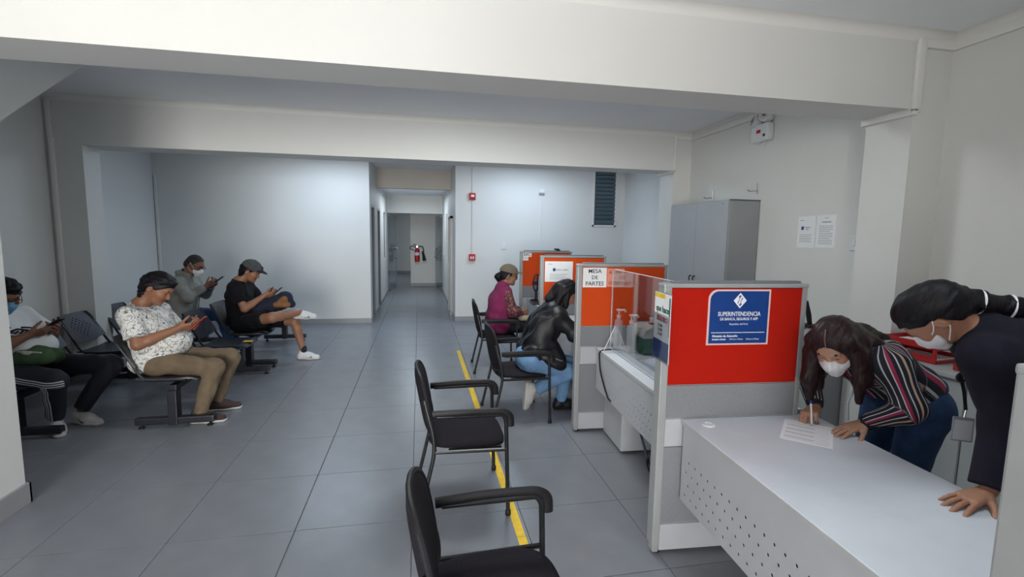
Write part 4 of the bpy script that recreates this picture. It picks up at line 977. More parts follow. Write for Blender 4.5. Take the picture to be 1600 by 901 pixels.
# ---------------- seated man in the patterned T-shirt
def man_patterned():
    base = (-2.28, 4.70, 0); t = person('seated man in a white patterned T-shirt and khaki trousers looking at a phone', base)
    sk = (.27, .125, .07); H = V3(-2.268, 4.72, 1.172); F = V3(.80, -.10, -.55); U = V3(.50, 0, .85); sc = 1.13
    Nb = V3(-2.42, 4.72, 1.015); Cc = V3(-2.37, 4.72, .86); Pc = V3(-2.29, 4.72, .555)
    SR = V3(-2.40, 4.525, .960); SL = V3(-2.37, 4.915, .965); ER = V3(-2.325, 4.465, .725); EL = V3(-2.27, 4.99, .74); WR = V3(-2.085, 4.615, .828); WL = V3(-2.07, 4.80, .815)
    KR = V3(-1.795, 4.575, .475); KL = V3(-1.765, 4.87, .495); AR = V3(-1.905, 4.52, .085); AL = V3(-1.885, 4.82, .09); HR = V3(-2.28, 4.61, .53); HL = V3(-2.28, 4.83, .53)
    b = head_prims(H, F, U, sc, Nb, .062, 1.08)+torso_prims(Pc, Cc, Nb, SL, SR, .075, (.10, .105), -.01)
    for S_, E, W in ((SR, ER, WR), (SL, EL, WL)): b += arm_prims(S_, E, W, (.050, .046, .030))
    b += hand_prims(WR, V3(.80, .45, .10), V3(-.05, .75, .55), -1, (.65, .8, .5), (.7, .4, .6), 1.05)
    b += hand_prims(WL, V3(.80, -.45, .12), V3(.0, -.70, .65), 1, (.6, .8, .5), (.7, .4, .5), 1.05)
    b += [rc(HR, KR, .07, .05), rc(KR, AR, .045, .032), rc(HL, KL, .07, .05), rc(KL, AL, .045, .032)]
    body_build(t, b, sk, H, F, U, sc)
    small_eyes(t, H, F, U, sc)
    f_, s_, u_ = frame(F, U); P = lambda f, s, u: H+(f_*f+s_*s+u_*u)*sc
    hp = hair_cap(H, F, U, sc, .014, (.092, .060), (-.10, -.07), (), Nb, .055); hp += [ell(P(.030, 0, .100), np.array([f_, s_, u_]), np.array([.064, .064, .030])*sc, .03)]
    sdf_obj('hair', hp, BLACKHAIR, t, .005, wrinkles(.005, 90, 4))
    m = mat('patterned_tshirt', (.70, .69, .66), .85, .02, 10, .15, 300); N, L, bs_ = nodes_of(m)
    tc = N.new('ShaderNodeTexCoord'); prev = None
    base_c = N.new('ShaderNodeRGB'); base_c.outputs[0].default_value = (.66, .66, .64, 1); last = base_c.outputs[0]
    for k, (scale, w, col) in enumerate(((21, .030, (.20, .22, .27, 1)), (18, .045, (.42, .37, .29, 1)), (23, .026, (.07, .085, .13, 1)))):
        mp = N.new('ShaderNodeMapping'); mp.inputs['Location'].default_value = (3.1*k, 1.7*k, .9*k); L.new(tc.outputs['Object'], mp.inputs[0])
        n = N.new('ShaderNodeTexNoise'); n.inputs['Scale'].default_value = scale; n.inputs['Detail'].default_value = 0; n.inputs['Distortion'].default_value = .6; L.new(mp.outputs[0], n.inputs[0])
        n2 = N.new('ShaderNodeTexNoise'); n2.inputs['Scale'].default_value = scale*1.6; n2.inputs['Detail'].default_value = 0; L.new(mp.outputs[0], n2.inputs[0])
        a = N.new('ShaderNodeMath'); a.operation = 'SUBTRACT'; a.inputs[1].default_value = .5; L.new(n.outputs[0], a.inputs[0]); ab = N.new('ShaderNodeMath'); ab.operation = 'ABSOLUTE'; L.new(a.outputs[0], ab.inputs[0])
        lt = N.new('ShaderNodeMath'); lt.operation = 'LESS_THAN'; lt.inputs[1].default_value = w; L.new(ab.outputs[0], lt.inputs[0])
        gt = N.new('ShaderNodeMath'); gt.operation = 'GREATER_THAN'; gt.inputs[1].default_value = .46; L.new(n2.outputs[0], gt.inputs[0])
        mu = N.new('ShaderNodeMath'); mu.operation = 'MULTIPLY'; L.new(lt.outputs[0], mu.inputs[0]); L.new(gt.outputs[0], mu.inputs[1])
        mx = N.new('ShaderNodeMix'); mx.data_type = 'RGBA'; L.new(mu.outputs[0], mx.inputs['Factor']); L.new(last, mx.inputs['A']); mx.inputs['B'].default_value = col; last = mx.outputs['Result']
    L.new(last, bs_.inputs['Base Color'])
    sh = torso_prims(Pc, Cc, Nb+V3(0, 0, -.012), SL, SR, .085, (.125, .125), .012)
    sh += [ell(V3(-2.18, 4.72, .69), np.eye(3), (.150, .165, .14), .06), rc(V3(-2.36, 4.60, .55), V3(-2.36, 4.84, .55), .11, None, .05)]
    for S_, E in ((SR, ER), (SL, EL)): sh.append(rc(S_, S_*.22+E*.78, .082, .088, .03, True))
    sh += [half(V3(-2.2, 4.7, .475), (0.15, 0, -1), .02), half(Nb+V3(.03, 0, .02), nv(V3(.35, 0, .9)), .01)]
    sdf_obj('t_shirt', sh, m, t, .0075, wrinkles(.007, 34, 2))
    kh = cloth('khaki_cloth', (.155, .115, .075))
    tr = [rc(HR, HL, .115, None, .05)]
    for Hp, K, A in ((HR, KR, AR), (HL, KL, AL)):
        tr += [rc(Hp, K, .100, .080, .04), rc(K, A, .080, .058, .03, True)]
    sdf_obj('trousers', tr, kh, t, .0075, wrinkles(.006, 40, 5))
    sm = cloth('brown_suede', (.055, .035, .035)); so = mat('white_rubber', (.62, .61, .60), .6)
    shoe(t, AR, (1, .02, 0), 0, sm, so); shoe(t, AL, (1, .15, 0), 0, sm, so)
    settle(t, base)
    phone(V3(-1.955, 4.71, .858), V3(-.70, 0, .72), V3(.72, .10, .69), 'phone with a red case held by the man in the patterned T-shirt', redplastic)
man_patterned()

# ---------------- seated man in black with the grey cap, one ankle on the other knee
def man_black():
    base = (-2.22, 6.58, 0); t = person('seated man in black T-shirt, shorts and grey cap with one ankle on his knee', base)
    sk = (.30, .145, .085); H = V3(-2.105, 6.60, 1.178); F = V3(.86, -.05, -.42); U = V3(.42, 0, .90); sc = 1.06
    Nb = V3(-2.255, 6.60, 1.045); Cc = V3(-2.25, 6.60, .87); Pc = V3(-2.24, 6.60, .565)
    SR = V3(-2.245, 6.42, .985); SL = V3(-2.22, 6.785, .985); ER = V3(-2.12, 6.37, .735); EL = V3(-2.07, 6.85, .76); WR = V3(-1.93, 6.50, .880); WL = V3(-1.93, 6.68, .875)
    HR = V3(-2.22, 6.49, .53); HL = V3(-2.22, 6.70, .53); KR = V3(-1.775, 6.25, .640); AR = V3(-1.53, 6.58, .650); KL = V3(-1.625, 6.69, .515); AL = V3(-1.52, 6.67, .10)
    b = head_prims(H, F, U, sc, Nb, .060, 1.0)+torso_prims(Pc, Cc, Nb, SL, SR, .07, (.095, .10), -.01)
    for S_, E, W in ((SR, ER, WR), (SL, EL, WL)): b += arm_prims(S_, E, W, (.050, .045, .029))
    b += hand_prims(WR, V3(.90, .35, .15), V3(-.1, .75, .55), -1, (.6, .8, .5), (.7, .4, .6)) + hand_prims(WL, V3(.90, -.35, .15), V3(-.1, -.75, .55), 1, (.6, .8, .5), (.7, .4, .6))
    b += leg_prims(HR, KR, AR, (.08, .062, .060, .040))+leg_prims(HL, KL, AL, (.08, .060, .056, .036))
    body_build(t, b, sk, H, F, U, sc)
    small_eyes(t, H, F, U, sc)
    sdf_obj('hair', hair_cap(H, F, U, sc, .010, (.07, .04), (-.095, -.06), (), Nb, .04), BLACKHAIR, t, .005, wrinkles(.003, 90, 4))
    c = baseball_cap(t, H, F, U, cloth('grey_cap_cloth', (.075, .08, .088)), cloth('black_brim', (.012, .012, .015)), sc*1.03)
    f_, s_, u_ = frame(F, U); P = lambda f, s, u: H+(f_*f+s_*s+u_*u)*sc
    sdf_obj('badge_patch', [rc(P(.113, 0, .055), P(.095, 0, .10), .016, .014)], black_m, c, .004)
    bk = cloth('black_tshirt', (.006, .006, .009))
    sh = torso_prims(Pc, Cc, Nb+V3(0, 0, -.01), SL, SR, .082, (.115, .12), .012)
    for S_, E in ((SR, ER), (SL, EL)): sh.append(rc(S_, S_*.30+E*.70, .078, .078, .03, True))
    sh += [half(V3(-2.2, 6.6, .47), (0, 0, -1), .02), half(Nb+V3(.02, 0, .028), nv(V3(.3, 0, .95)), .01)]
    sdf_obj('t_shirt', sh, bk, t, .0075, wrinkles(.006, 34, 6))
    so = [rc(HR, HL, .115, None, .05), rc(HR, HR*.25+KR*.75, .105, .098, .04, True), rc(HL, HL*.2+KL*.8, .105, .090, .04, True)]
    sdf_obj('shorts', so, cloth('black_shorts', (.006, .006, .009)), t, .0075, wrinkles(.006, 40, 7))
    wm = mat('white_leather', (.66, .67, .69), .5, .03, 20); sl = mat('white_rubber', (.62, .61, .60), .6)
    for A, toe, up, side in ((AR, V3(.95, .12, .10), V3(.12, -.30, .94), -1), (AL, V3(.95, -.12, -.05), V3(0, 0, 1), -1)):
        o, P2 = shoe(t, A, toe, 0, wm, sl, up=up if up[2] < .99 else None)
        for k in range(3):
            x = .045+k*.025; MB().tube([P2(x, -.040, .062-.004*k), P2(x+.012, -.047, .045), P2(x+.022, -.050, .024)], .0052, 6, True, (1, 1)).build('stripe', ink_m, o, 'auto')
        mb = MB()
        for k in range(4): mb.tube([P2(.055+k*.018, -.022, .088-k*.010), P2(.058+k*.018, .022, .088-k*.010)], .0035, 6)
        mb.build('laces', white_m, o, 'auto')
    sdf_obj('sock', [rc(AL+V3(0, 0, .05), AL+V3(0, 0, -.01), .041, .040)], cloth('grey_sock', (.03, .03, .035)), t, .006)
    settle(t, base)
    phone(V3(-1.80, 6.59, .925), V3(-.65, 0, .76), V3(.76, .05, .65), 'dark phone held by the man in the grey cap')
    g = thing('shoulder_bag', 'navy bag with a tan panel on the lap of the man in the grey cap', 'bag', (-1.80, 6.52, .62))
    L0 = V3(-1.80, 6.52, .62); nav = cloth('navy_bag_cloth', (.020, .024, .045))
    def shift(pr): return [((lambda p, f=f: f(p+L0)), k, op, None if lo is None else lo-L0, None if hi is None else hi-L0) for f, k, op, lo, hi in pr]
    sdf_obj('bag_body', shift([rc(V3(-2.03, 6.56, .70), V3(-1.70, 6.56, .84), .075, .085, .03), rc(V3(-1.70, 6.56, .84), V3(-1.63, 6.56, .765), .078, .055, .03), rc(V3(-2.03, 6.56, .68), V3(-1.72, 6.56, .75), .07, .06, .03)]), nav, g, .007, wrinkles(.005, 40, 9))
    sdf_obj('tan_panel', shift([rc(V3(-1.78, 6.505, .775), V3(-1.69, 6.495, .835), .035, .045, .03), rc(V3(-1.80, 6.505, .76), V3(-1.66, 6.505, .76), .035, .040, .03)]), cloth('tan_leather', (.24, .115, .05), .6), g, .006)
man_black()

# ---------------- seated man in the grey jacket with mask
def man_grey():
    base = (-3.05, 7.0, 0); t = person('seated man in a grey jacket, blue jeans and white mask holding a phone', base)
    sk = (.21, .095, .06); H = V3(-2.915, 7.0, 1.232); F = V3(.84, -.15, -.42); U = V3(.42, 0, .9); sc = 1.08
    Nb = V3(-3.04, 7.0, 1.085); Cc = V3(-3.05, 7.0, .90); Pc = V3(-3.08, 7.0, .57)
    SR = V3(-3.04, 6.81, 1.01); SL = V3(-3.02, 7.19, 1.01); ER = V3(-2.92, 6.77, .82); EL = V3(-2.88, 7.22, .83); WR = V3(-2.75, 6.91, .965); WL = V3(-2.74, 7.07, .955)
    HR = V3(-3.08, 6.90, .55); HL = V3(-3.08, 7.12, .55); KR = V3(-2.58, 6.88, .60); KL = V3(-2.58, 7.14, .56); AR = V3(-2.47, 6.90, .09); AL = V3(-2.50, 7.12, .09)
    b = head_prims(H, F, U, sc, Nb, .062, 1.04)+torso_prims(Pc, Cc, Nb, SL, SR, .07, (.095, .10), -.01)
    for S_, E, W in ((SR, ER, WR), (SL, EL, WL)): b += arm_prims(S_, E, W)
    b += hand_prims(WR, V3(.75, .35, .5), V3(-.3, .75, .4), -1, (.7, .8, .5), (.7, .4, .6))+hand_prims(WL, V3(.75, -.35, .5), V3(-.3, -.75, .4), 1, (.7, .8, .5), (.7, .4, .6))
    b += [rc(HR, KR, .07, .05), rc(KR, AR, .045, .032), rc(HL, KL, .07, .05), rc(KL, AL, .045, .032)]
    body_build(t, b, sk, H, F, U, sc)
    small_eyes(t, H, F, U, sc); glasses(t, H, F, U, sc)
    sdf_obj('hair', hair_cap(H, F, U, sc, .004, (.080, .085), (-.095, -.06), (), None, .075), hairmat('cropped_grey_hair', (.035, .03, .03), .7), t, .005)
    mask(t, H, F, U, paper_m, sc)
    jk = cloth('grey_jacket_cloth', (.25, .25, .235))
    sh = torso_prims(Pc, Cc, Nb, SL, SR, .085, (.125, .125), .018)
    for S_, E, W in ((SR, ER, WR), (SL, EL, WL)): sh += [rc(S_, E, .078, .066, .03), rc(E, E*.12+W*.88, .066, .046, .03, True)]
    sh += [rc(Nb+V3(.075, -.045, .015), Nb+V3(-.04, -.066, .050), .030, .026, .012), rc(Nb+V3(.075, .045, .015), Nb+V3(-.04, .066, .050), .030, .026, .012), rc(Nb+V3(-.055, -.055, .055), Nb+V3(-.055, .055, .055), .026, None, .012), half(V3(-3, 7, .50), (0, 0, -1), .02)]
    sdf_obj('jacket', sh, jk, t, .0075, wrinkles(.008, 30, 8))
    MB().tube([Nb+V3(.10, -.005, -.02), V3(-2.905, 6.99, .93), V3(-2.89, 6.99, .78), V3(-2.915, 6.99, .64)], .006, 6).build('zip', mat('pale_zip', (.45, .43, .38), .6, .3, 60), t, 'auto')
    sdf_obj('collar_lining', [rc(Nb+V3(0, 0, 0), Nb+V3(.015, 0, .05), .066, .064)], black_m, t, .006)
    je = cloth('blue_denim', (.030, .075, .18), .9, .25)
    tr = [rc(HR, HL, .115, None, .05)]
    for Hp, K, A in ((HR, KR, AR), (HL, KL, AL)): tr += [rc(Hp, K, .098, .078, .04), rc(K, A, .076, .058, .03, True)]
    sdf_obj('jeans', tr, je, t, .008, wrinkles(.006, 40, 5))
    for A in (AR, AL): shoe(t, A, (1, .0, 0), 0, black_m, black_m)
    settle(t, base)
    phone(V3(-2.635, 6.985, 1.035), V3(-.6, 0, .8), V3(.85, .1, .55), 'black phone held by the man in the grey jacket')
man_grey()

# ---------------- seated man with the blue mask, cut by the picture edge
def man_mask():
    base = (-3.38, 4.62, 0); t = person('seated man in a white T-shirt with blue mask, glasses and striped track trousers', base)
    sk = (.215, .10, .06); H = V3(-3.33, 4.60, 1.135); F = V3(.72, -.50, -.42); U = V3(.30, -.12, .92); sc = 1.08
    Nb = V3(-3.42, 4.63, .985); Cc = V3(-3.40, 4.63, .82); Pc = V3(-3.36, 4.62, .55)
    SR = V3(-3.36, 4.44, .905); SL = V3(-3.38, 4.83, .925); ER = V3(-3.27, 4.36, .725); EL = V3(-3.24, 4.92, .74); WR = V3(-3.12, 4.50, .822); WL = V3(-3.10, 4.70, .822)
    HR = V3(-3.36, 4.51, .53); HL = V3(-3.36, 4.73, .53); KR = V3(-2.86, 4.33, .475); KL = V3(-2.70, 4.77, .485); AR = V3(-2.985, 4.50, .10); AL = V3(-2.90, 4.66, .095)
    b = head_prims(H, F, U, sc, Nb, .066, 1.1)+torso_prims(Pc, Cc, Nb, SL, SR, .08, (.105, .11), -.01)
    for S_, E, W in ((SR, ER, WR), (SL, EL, WL)): b += arm_prims(S_, E, W, (.054, .048, .031))
    b += hand_prims(WR, V3(.70, .40, .15), V3(-.1, .70, .55), -1, (.6, .8, .5), (.7, .4, .6))+hand_prims(WL, V3(.75, -.35, .15), V3(-.1, -.70, .55), 1, (.6, .8, .5), (.7, .4, .6))
    b += [rc(HR, KR, .07, .05), rc(KR, AR, .045, .034), rc(HL, KL, .07, .05), rc(KL, AL, .045, .034)]
    body_build(t, b, sk, H, F, U, sc)
    small_eyes(t, H, F, U, sc); glasses(t, H, F, U, sc)
    f_, s_, u_ = frame(F, U); P = lambda f, s, u: H+(f_*f+s_*s+u_*u)*sc
    hp = hair_cap(H, F, U, sc, .012, (.092, .060), (-.10, -.07), (), Nb, .055); hp += [ell(P(.03, 0, .097), np.array([f_, s_, u_]), np.array([.064, .064, .030])*sc, .03)]
    sdf_obj('hair', hp, BLACKHAIR, t, .005, wrinkles(.006, 110, 4))
    mask(t, H, F, U, cloth('blue_mask_fabric', (.16, .34, .52), .8, .05, .1), sc)
    wt = cloth('white_tshirt', (.68, .69, .71), .85, .04)
    sh = torso_prims(Pc, Cc, Nb+V3(0, 0, -.012), SL, SR, .09, (.13, .13), .014)+[ell(V3(-3.20, 4.63, .69), np.eye(3), (.16, .18, .14), .06)]
    for S_, E in ((SR, ER), (SL, EL)): sh.append(rc(S_, S_*.25+E*.75, .084, .086, .03, True))
    sh += [half(V3(-3.2, 4.7, .50), (0.1, 0, -1), .02), half(Nb+V3(.03, 0, .02), nv(V3(.35, -.1, .9)), .01)]
    so = sdf_obj('t_shirt', sh, wt, t, .0075, wrinkles(.007, 30, 3))
    # dark emblem printed on the chest
    em = MB(); c0 = V3(-3.222, 4.545, .835); ex = nv(V3(.62, .78, -.05)); ez = nv(V3(-.25, .1, .95)); en = np.cross(ex, ez)
    def ep(x, z): return c0+ex*x+ez*z
    pr = []
    for x0, z0, x1, z1 in ((-.07, .005, .0, .028), (.0, .028, .07, .01), (-.06, -.02, .0, -.032), (.0, -.032, .06, -.015), (-.085, .03, -.04, .045), (.03, .04, .085, .03), (-.05, .003, .05, .006), (-.045, -.012, .045, -.009)):
        pr.append(rc(ep(x0, z0), ep(x1, z1), .012, None, .0))
    shell = [((lambda p: np.abs(evaluate(sh, p, wrinkles(.007, 30, 3))-.001)-.0018), 0, 'i', None, None)]
    sdf_obj('chest_print', [(q[0], 0, 'u', q[3], q[4]) for q in [rc(ep(x0, z0), ep(x1, z1), .0075) for x0, z0, x1, z1 in ((-.07, .005, .0, .028), (.0, .028, .07, .01), (-.06, -.024, .0, -.036), (.0, -.036, .06, -.019), (-.085, .03, -.04, .045), (.03, .04, .085, .03), (-.055, -.004, -.03, .008), (-.02, -.006, .0, .008), (.012, -.006, .03, .008), (.04, -.006, .055, .006))]], ink_m, so, .004)
    nt = MATS.get('track') or mat('track', (.012, .013, .022), .8, .1, 14, .2, 300)
    N, L, bs_ = nodes_of(nt); a = N.new('ShaderNodeAttribute'); a.attribute_name = 'su'; r = N.new('ShaderNodeValToRGB'); r.color_ramp.interpolation = 'CONSTANT'
    e = r.color_ramp.elements; e[0].position = 0; e[0].color = (.012, .013, .022, 1); e[1].position = .30; e[1].color = (.62, .63, .65, 1)
    for p, c in ((.38, (.012, .013, .022, 1)), (.46, (.62, .63, .65, 1)), (.54, (.012, .013, .022, 1)), (.62, (.62, .63, .65, 1)), (.70, (.012, .013, .022, 1))): q = e.new(p); q.color = c
    L.new(a.outputs['Fac'], r.inputs[0]); L.new(r.outputs[0], bs_.inputs['Base Color'])
    def side(v):
        best = np.full(len(v), 9.); out = np.zeros(len(v))
        for A_, B_, o_ in ((HR, KR, V3(0, -1, -.1)), (KR, AR, V3(-.2, -1, 0)), (HL, KL, V3(0, 1, 0)), (KL, AL, V3(0, 1, 0))):
            ab = B_-A_; tt = np.clip((v-A_)@ab/(ab@ab), 0, 1); rel = v-A_-tt[:, None]*ab; d = np.linalg.norm(rel, axis=1); n = nv(ab); o2 = nv(o_-n*(o_@n)); ay = np.cross(n, o2)
            m_ = d < best; best[m_] = d[m_]; val = np.where(rel@o2 > 0, .5+(rel@ay)/.115, 0.); out[m_] = np.clip(val, 0, 1)[m_]
        return out
    tr = [rc(HR, HL, .12, None, .05)]
    for Hp, K, A in ((HR, KR, AR), (HL, KL, AL)): tr += [rc(Hp, K, .105, .085, .04), rc(K, A+V3(0, 0, .03), .083, .062, .03, True)]
    sdf_obj('track_trousers', tr, nt, t, .0065, wrinkles(.006, 38, 5), {'su': side})
    wm = mat('offwhite_leather', (.52, .51, .49), .55, .06, 20); sl = mat('white_rubber', (.62, .61, .60), .6)
    for A, toe in ((AR, V3(.55, -.75, 0)), (AL, V3(.85, -.35, 0))):
        o, P2 = shoe(t, A, toe, 0, wm, sl); mb = MB()
        for k in range(4): mb.tube([P2(.055+k*.018, -.022, .088-k*.010), P2(.058+k*.018, .022, .088-k*.010)], .0035, 6)
        mb.build('laces', white_m, o, 'auto'); MB().tube([P2(.03, -.042, .06), P2(.06, -.048, .035), P2(.085, -.05, .03)], .008, 6).build('side_flash', alarmred if toe[1] < -.5 else ink_m, o, 'auto')
    settle(t, base)
    phone(V3(-3.00, 4.585, .895), V3(-.55, .1, .83), V3(.80, .1, .55), 'black phone held by the man with the blue mask')
    g = thing('cloth_bag', 'green cloth bag with a cord on the lap of the blue-masked man', 'bag', (-3.08, 4.55, .62)); L0 = V3(-3.08, 4.55, .62)
    olive = cloth('olive_cloth', (.06, .11, .05), .9, .2)
    def sh2(pr): return [((lambda p, f=f: f(p+L0)), k, op, None if lo is None else lo-L0, None if hi is None else hi-L0) for f, k, op, lo, hi in pr]
    sdf_obj('bag_body', sh2([rc(V3(-3.15, 4.47, .645), V3(-3.00, 4.47, .635), .068, .062, .03), rc(V3(-3.15, 4.58, .65), V3(-2.99, 4.58, .63), .065, .06, .03), rc(V3(-3.14, 4.52, .70), V3(-3.03, 4.52, .69), .038, .032, .03)]), olive, g, .007, wrinkles(.006, 40, 6))
    sdf_obj('zip_tape', sh2([rc(V3(-3.15, 4.425, .700), V3(-3.00, 4.430, .685), .009, None), rc(V3(-3.11, 4.415, .69), V3(-3.08, 4.415, .685), .014, None)]), mat('pale_zip', (.45, .43, .38), .6, .3, 60), g, .005)
    MB().tube(arc([tuple(V3(-3.20, 4.46, .60)-L0), tuple(V3(-3.20, 4.38, .50)-L0), tuple(V3(-3.16, 4.37, .36)-L0), tuple(V3(-3.06, 4.37, .36)-L0), tuple(V3(-3.04, 4.40, .52)-L0), tuple(V3(-3.02, 4.44, .60)-L0)], .08, 6), .005, 6).build('cord', black_m, g, 'auto')
man_mask()

# ---------------- seated woman in the magenta vest and cap
def woman_vest():
    base = (1.0, 5.93, 0); t = person('seated woman in a magenta vest over a patterned blouse with a khaki cap', base)
    sk = (.26, .13, .08); H = V3(1.112, 5.93, 1.178); F = V3(.97, -.10, -.14); U = V3(.14, 0, .98); sc = 1.0
    Nb = V3(1.035, 5.93, 1.03); Cc = V3(1.005, 5.93, .86); Pc = V3(.985, 5.93, .58)
    SR = V3(1.045, 5.765, .985); SL = V3(1.045, 6.095, .985); ER = V3(1.13, 5.715, .745); EL = V3(1.13, 6.13, .745); WR = V3(1.27, 5.82, .715); WL = V3(1.28, 6.0, .715)
    HR = V3(1.0, 5.83, .555); HL = V3(1.0, 6.03, .555); KR = V3(1.40, 5.83, .54); KL = V3(1.40, 6.03, .54); AR = V3(1.42, 5.83, .09); AL = V3(1.42, 6.03, .09)
    b = head_prims(H, F, U, sc, Nb, .054, .95)+torso_prims(Pc, Cc, Nb, SL, SR, .07, (.095, .10), -.01)
    for S_, E, W in ((SR, ER, WR), (SL, EL, WL)): b += arm_prims(S_, E, W)
    b += hand_prims(WR, V3(.80, .55, .10), V3(-.2, .8, -.2), -1, (.7, .9, .5), (.7, .4, .4))+hand_prims(WL, V3(.80, -.55, .10), V3(-.2, -.8, -.2), 1, (.7, .9, .5), (.7, .4, .4))
    b += [rc(HR, KR, .07, .05), rc(KR, AR, .045, .032), rc(HL, KL, .07, .05), rc(KL, AL, .045, .032)]
    body_build(t, b, sk, H, F, U, sc); small_eyes(t, H, F, U, sc); glasses(t, H, F, U, sc)
    f_, s_, u_ = frame(F, U); P = lambda f, s, u: H+(f_*f+s_*s+u_*u)*sc
    hp = hair_cap(H, F, U, sc, .010, (.05, .05), (-.10, -.06), [rc(P(-.09, 0, .0), P(-.135, 0, -.03), .034, .040, .03), rc(P(-.135, 0, -.03), P(-.12, 0, -.075), .036, .026, .02)])
    sdf_obj('hair', hp, BLACKHAIR, t, .005, wrinkles(.004, 90, 2))
    kc = cloth('khaki_cap_cloth', (.155, .125, .095)); baseball_cap(t, H, F, U, kc, kc, sc*1.04, 0, .105)
    mg = cloth('magenta_fleece', (.20, .022, .085), .95, .12)
    sh = torso_prims(Pc, Cc, Nb, SL+V3(0, -.02, 0), SR+V3(0, .02, 0), .09, (.135, .125), .012)+[rc(Nb+V3(.01, -.03, .02), Nb+V3(.0, .03, .02), .055, None, .03), rc(V3(.97, 5.85, .60), V3(.97, 6.01, .60), .14, None, .05), half(V3(1, 6, .475), (0, 0, -1), .02)]
    sdf_obj('vest', sh, mg, t, .0075, wrinkles(.006, 28, 4))
    pm = mat('patterned_sleeve', (.13, .03, .04), .85, .02, 10, .15, 300); N, L, bs_ = nodes_of(pm); tc = N.new('ShaderNodeTexCoord'); vo = N.new('ShaderNodeTexNoise'); vo.inputs['Scale'].default_value = 34; vo.inputs['Detail'].default_value = 2; vo.inputs['Distortion'].default_value = 1.2; L.new(tc.outputs['Object'], vo.inputs[0])
    r = N.new('ShaderNodeValToRGB'); r.color_ramp.interpolation = 'CONSTANT'; e = r.color_ramp.elements; e[0].position = 0; e[0].color = (.035, .012, .02, 1); e[1].position = .42; e[1].color = (.13, .025, .035, 1)
    for p, c in ((.52, (.17, .05, .045, 1)), (.60, (.30, .22, .19, 1)), (.66, (.06, .02, .025, 1))): q = e.new(p); q.color = c
    L.new(vo.outputs[0], r.inputs[0]); L.new(r.outputs[0], bs_.inputs['Base Color'])
    for n_, (S_, E, W) in enumerate(((SR, ER, WR), (SL, EL, WL))): sdf_obj('sleeve', [rc(S_+V3(.01, 0, -.01), E, .074, .066, .03), rc(E, E*.1+W*.9, .064, .044, .03, True)], pm, t, .007, wrinkles(.006, 40, 3+n_))
    tr = [rc(HR, HL, .115, None, .05)]
    for Hp, K, A in ((HR, KR, AR), (HL, KL, AL)): tr += [rc(Hp, K, .092, .072, .04), rc(K, A, .070, .055, .03, True)]
    sdf_obj('trousers', tr, cloth('black_trousers', (.012, .012, .015)), t, .008, wrinkles(.005, 40, 5))
    for A in (AR, AL): shoe(t, A, (1, 0, 0), 0, black_m, black_m)
    settle(t, base)
    g = thing('pouch', 'small beige pouch on the lap of the woman in the magenta vest', 'pouch', (1.30, 5.80, .655)); sdf_obj('pouch_body', [rc(V3(-.05, 0, 0), V3(.05, 0, -.01), .035, .03)], cloth('beige_cloth', (.36, .29, .20)), g, .006); sdf_obj('pouch_flap', [rc(V3(-.05, -.005, .018), V3(.05, -.005, .01), .026, .022)], cloth('beige_flap', (.40, .33, .23)), g, .006)
woman_vest()

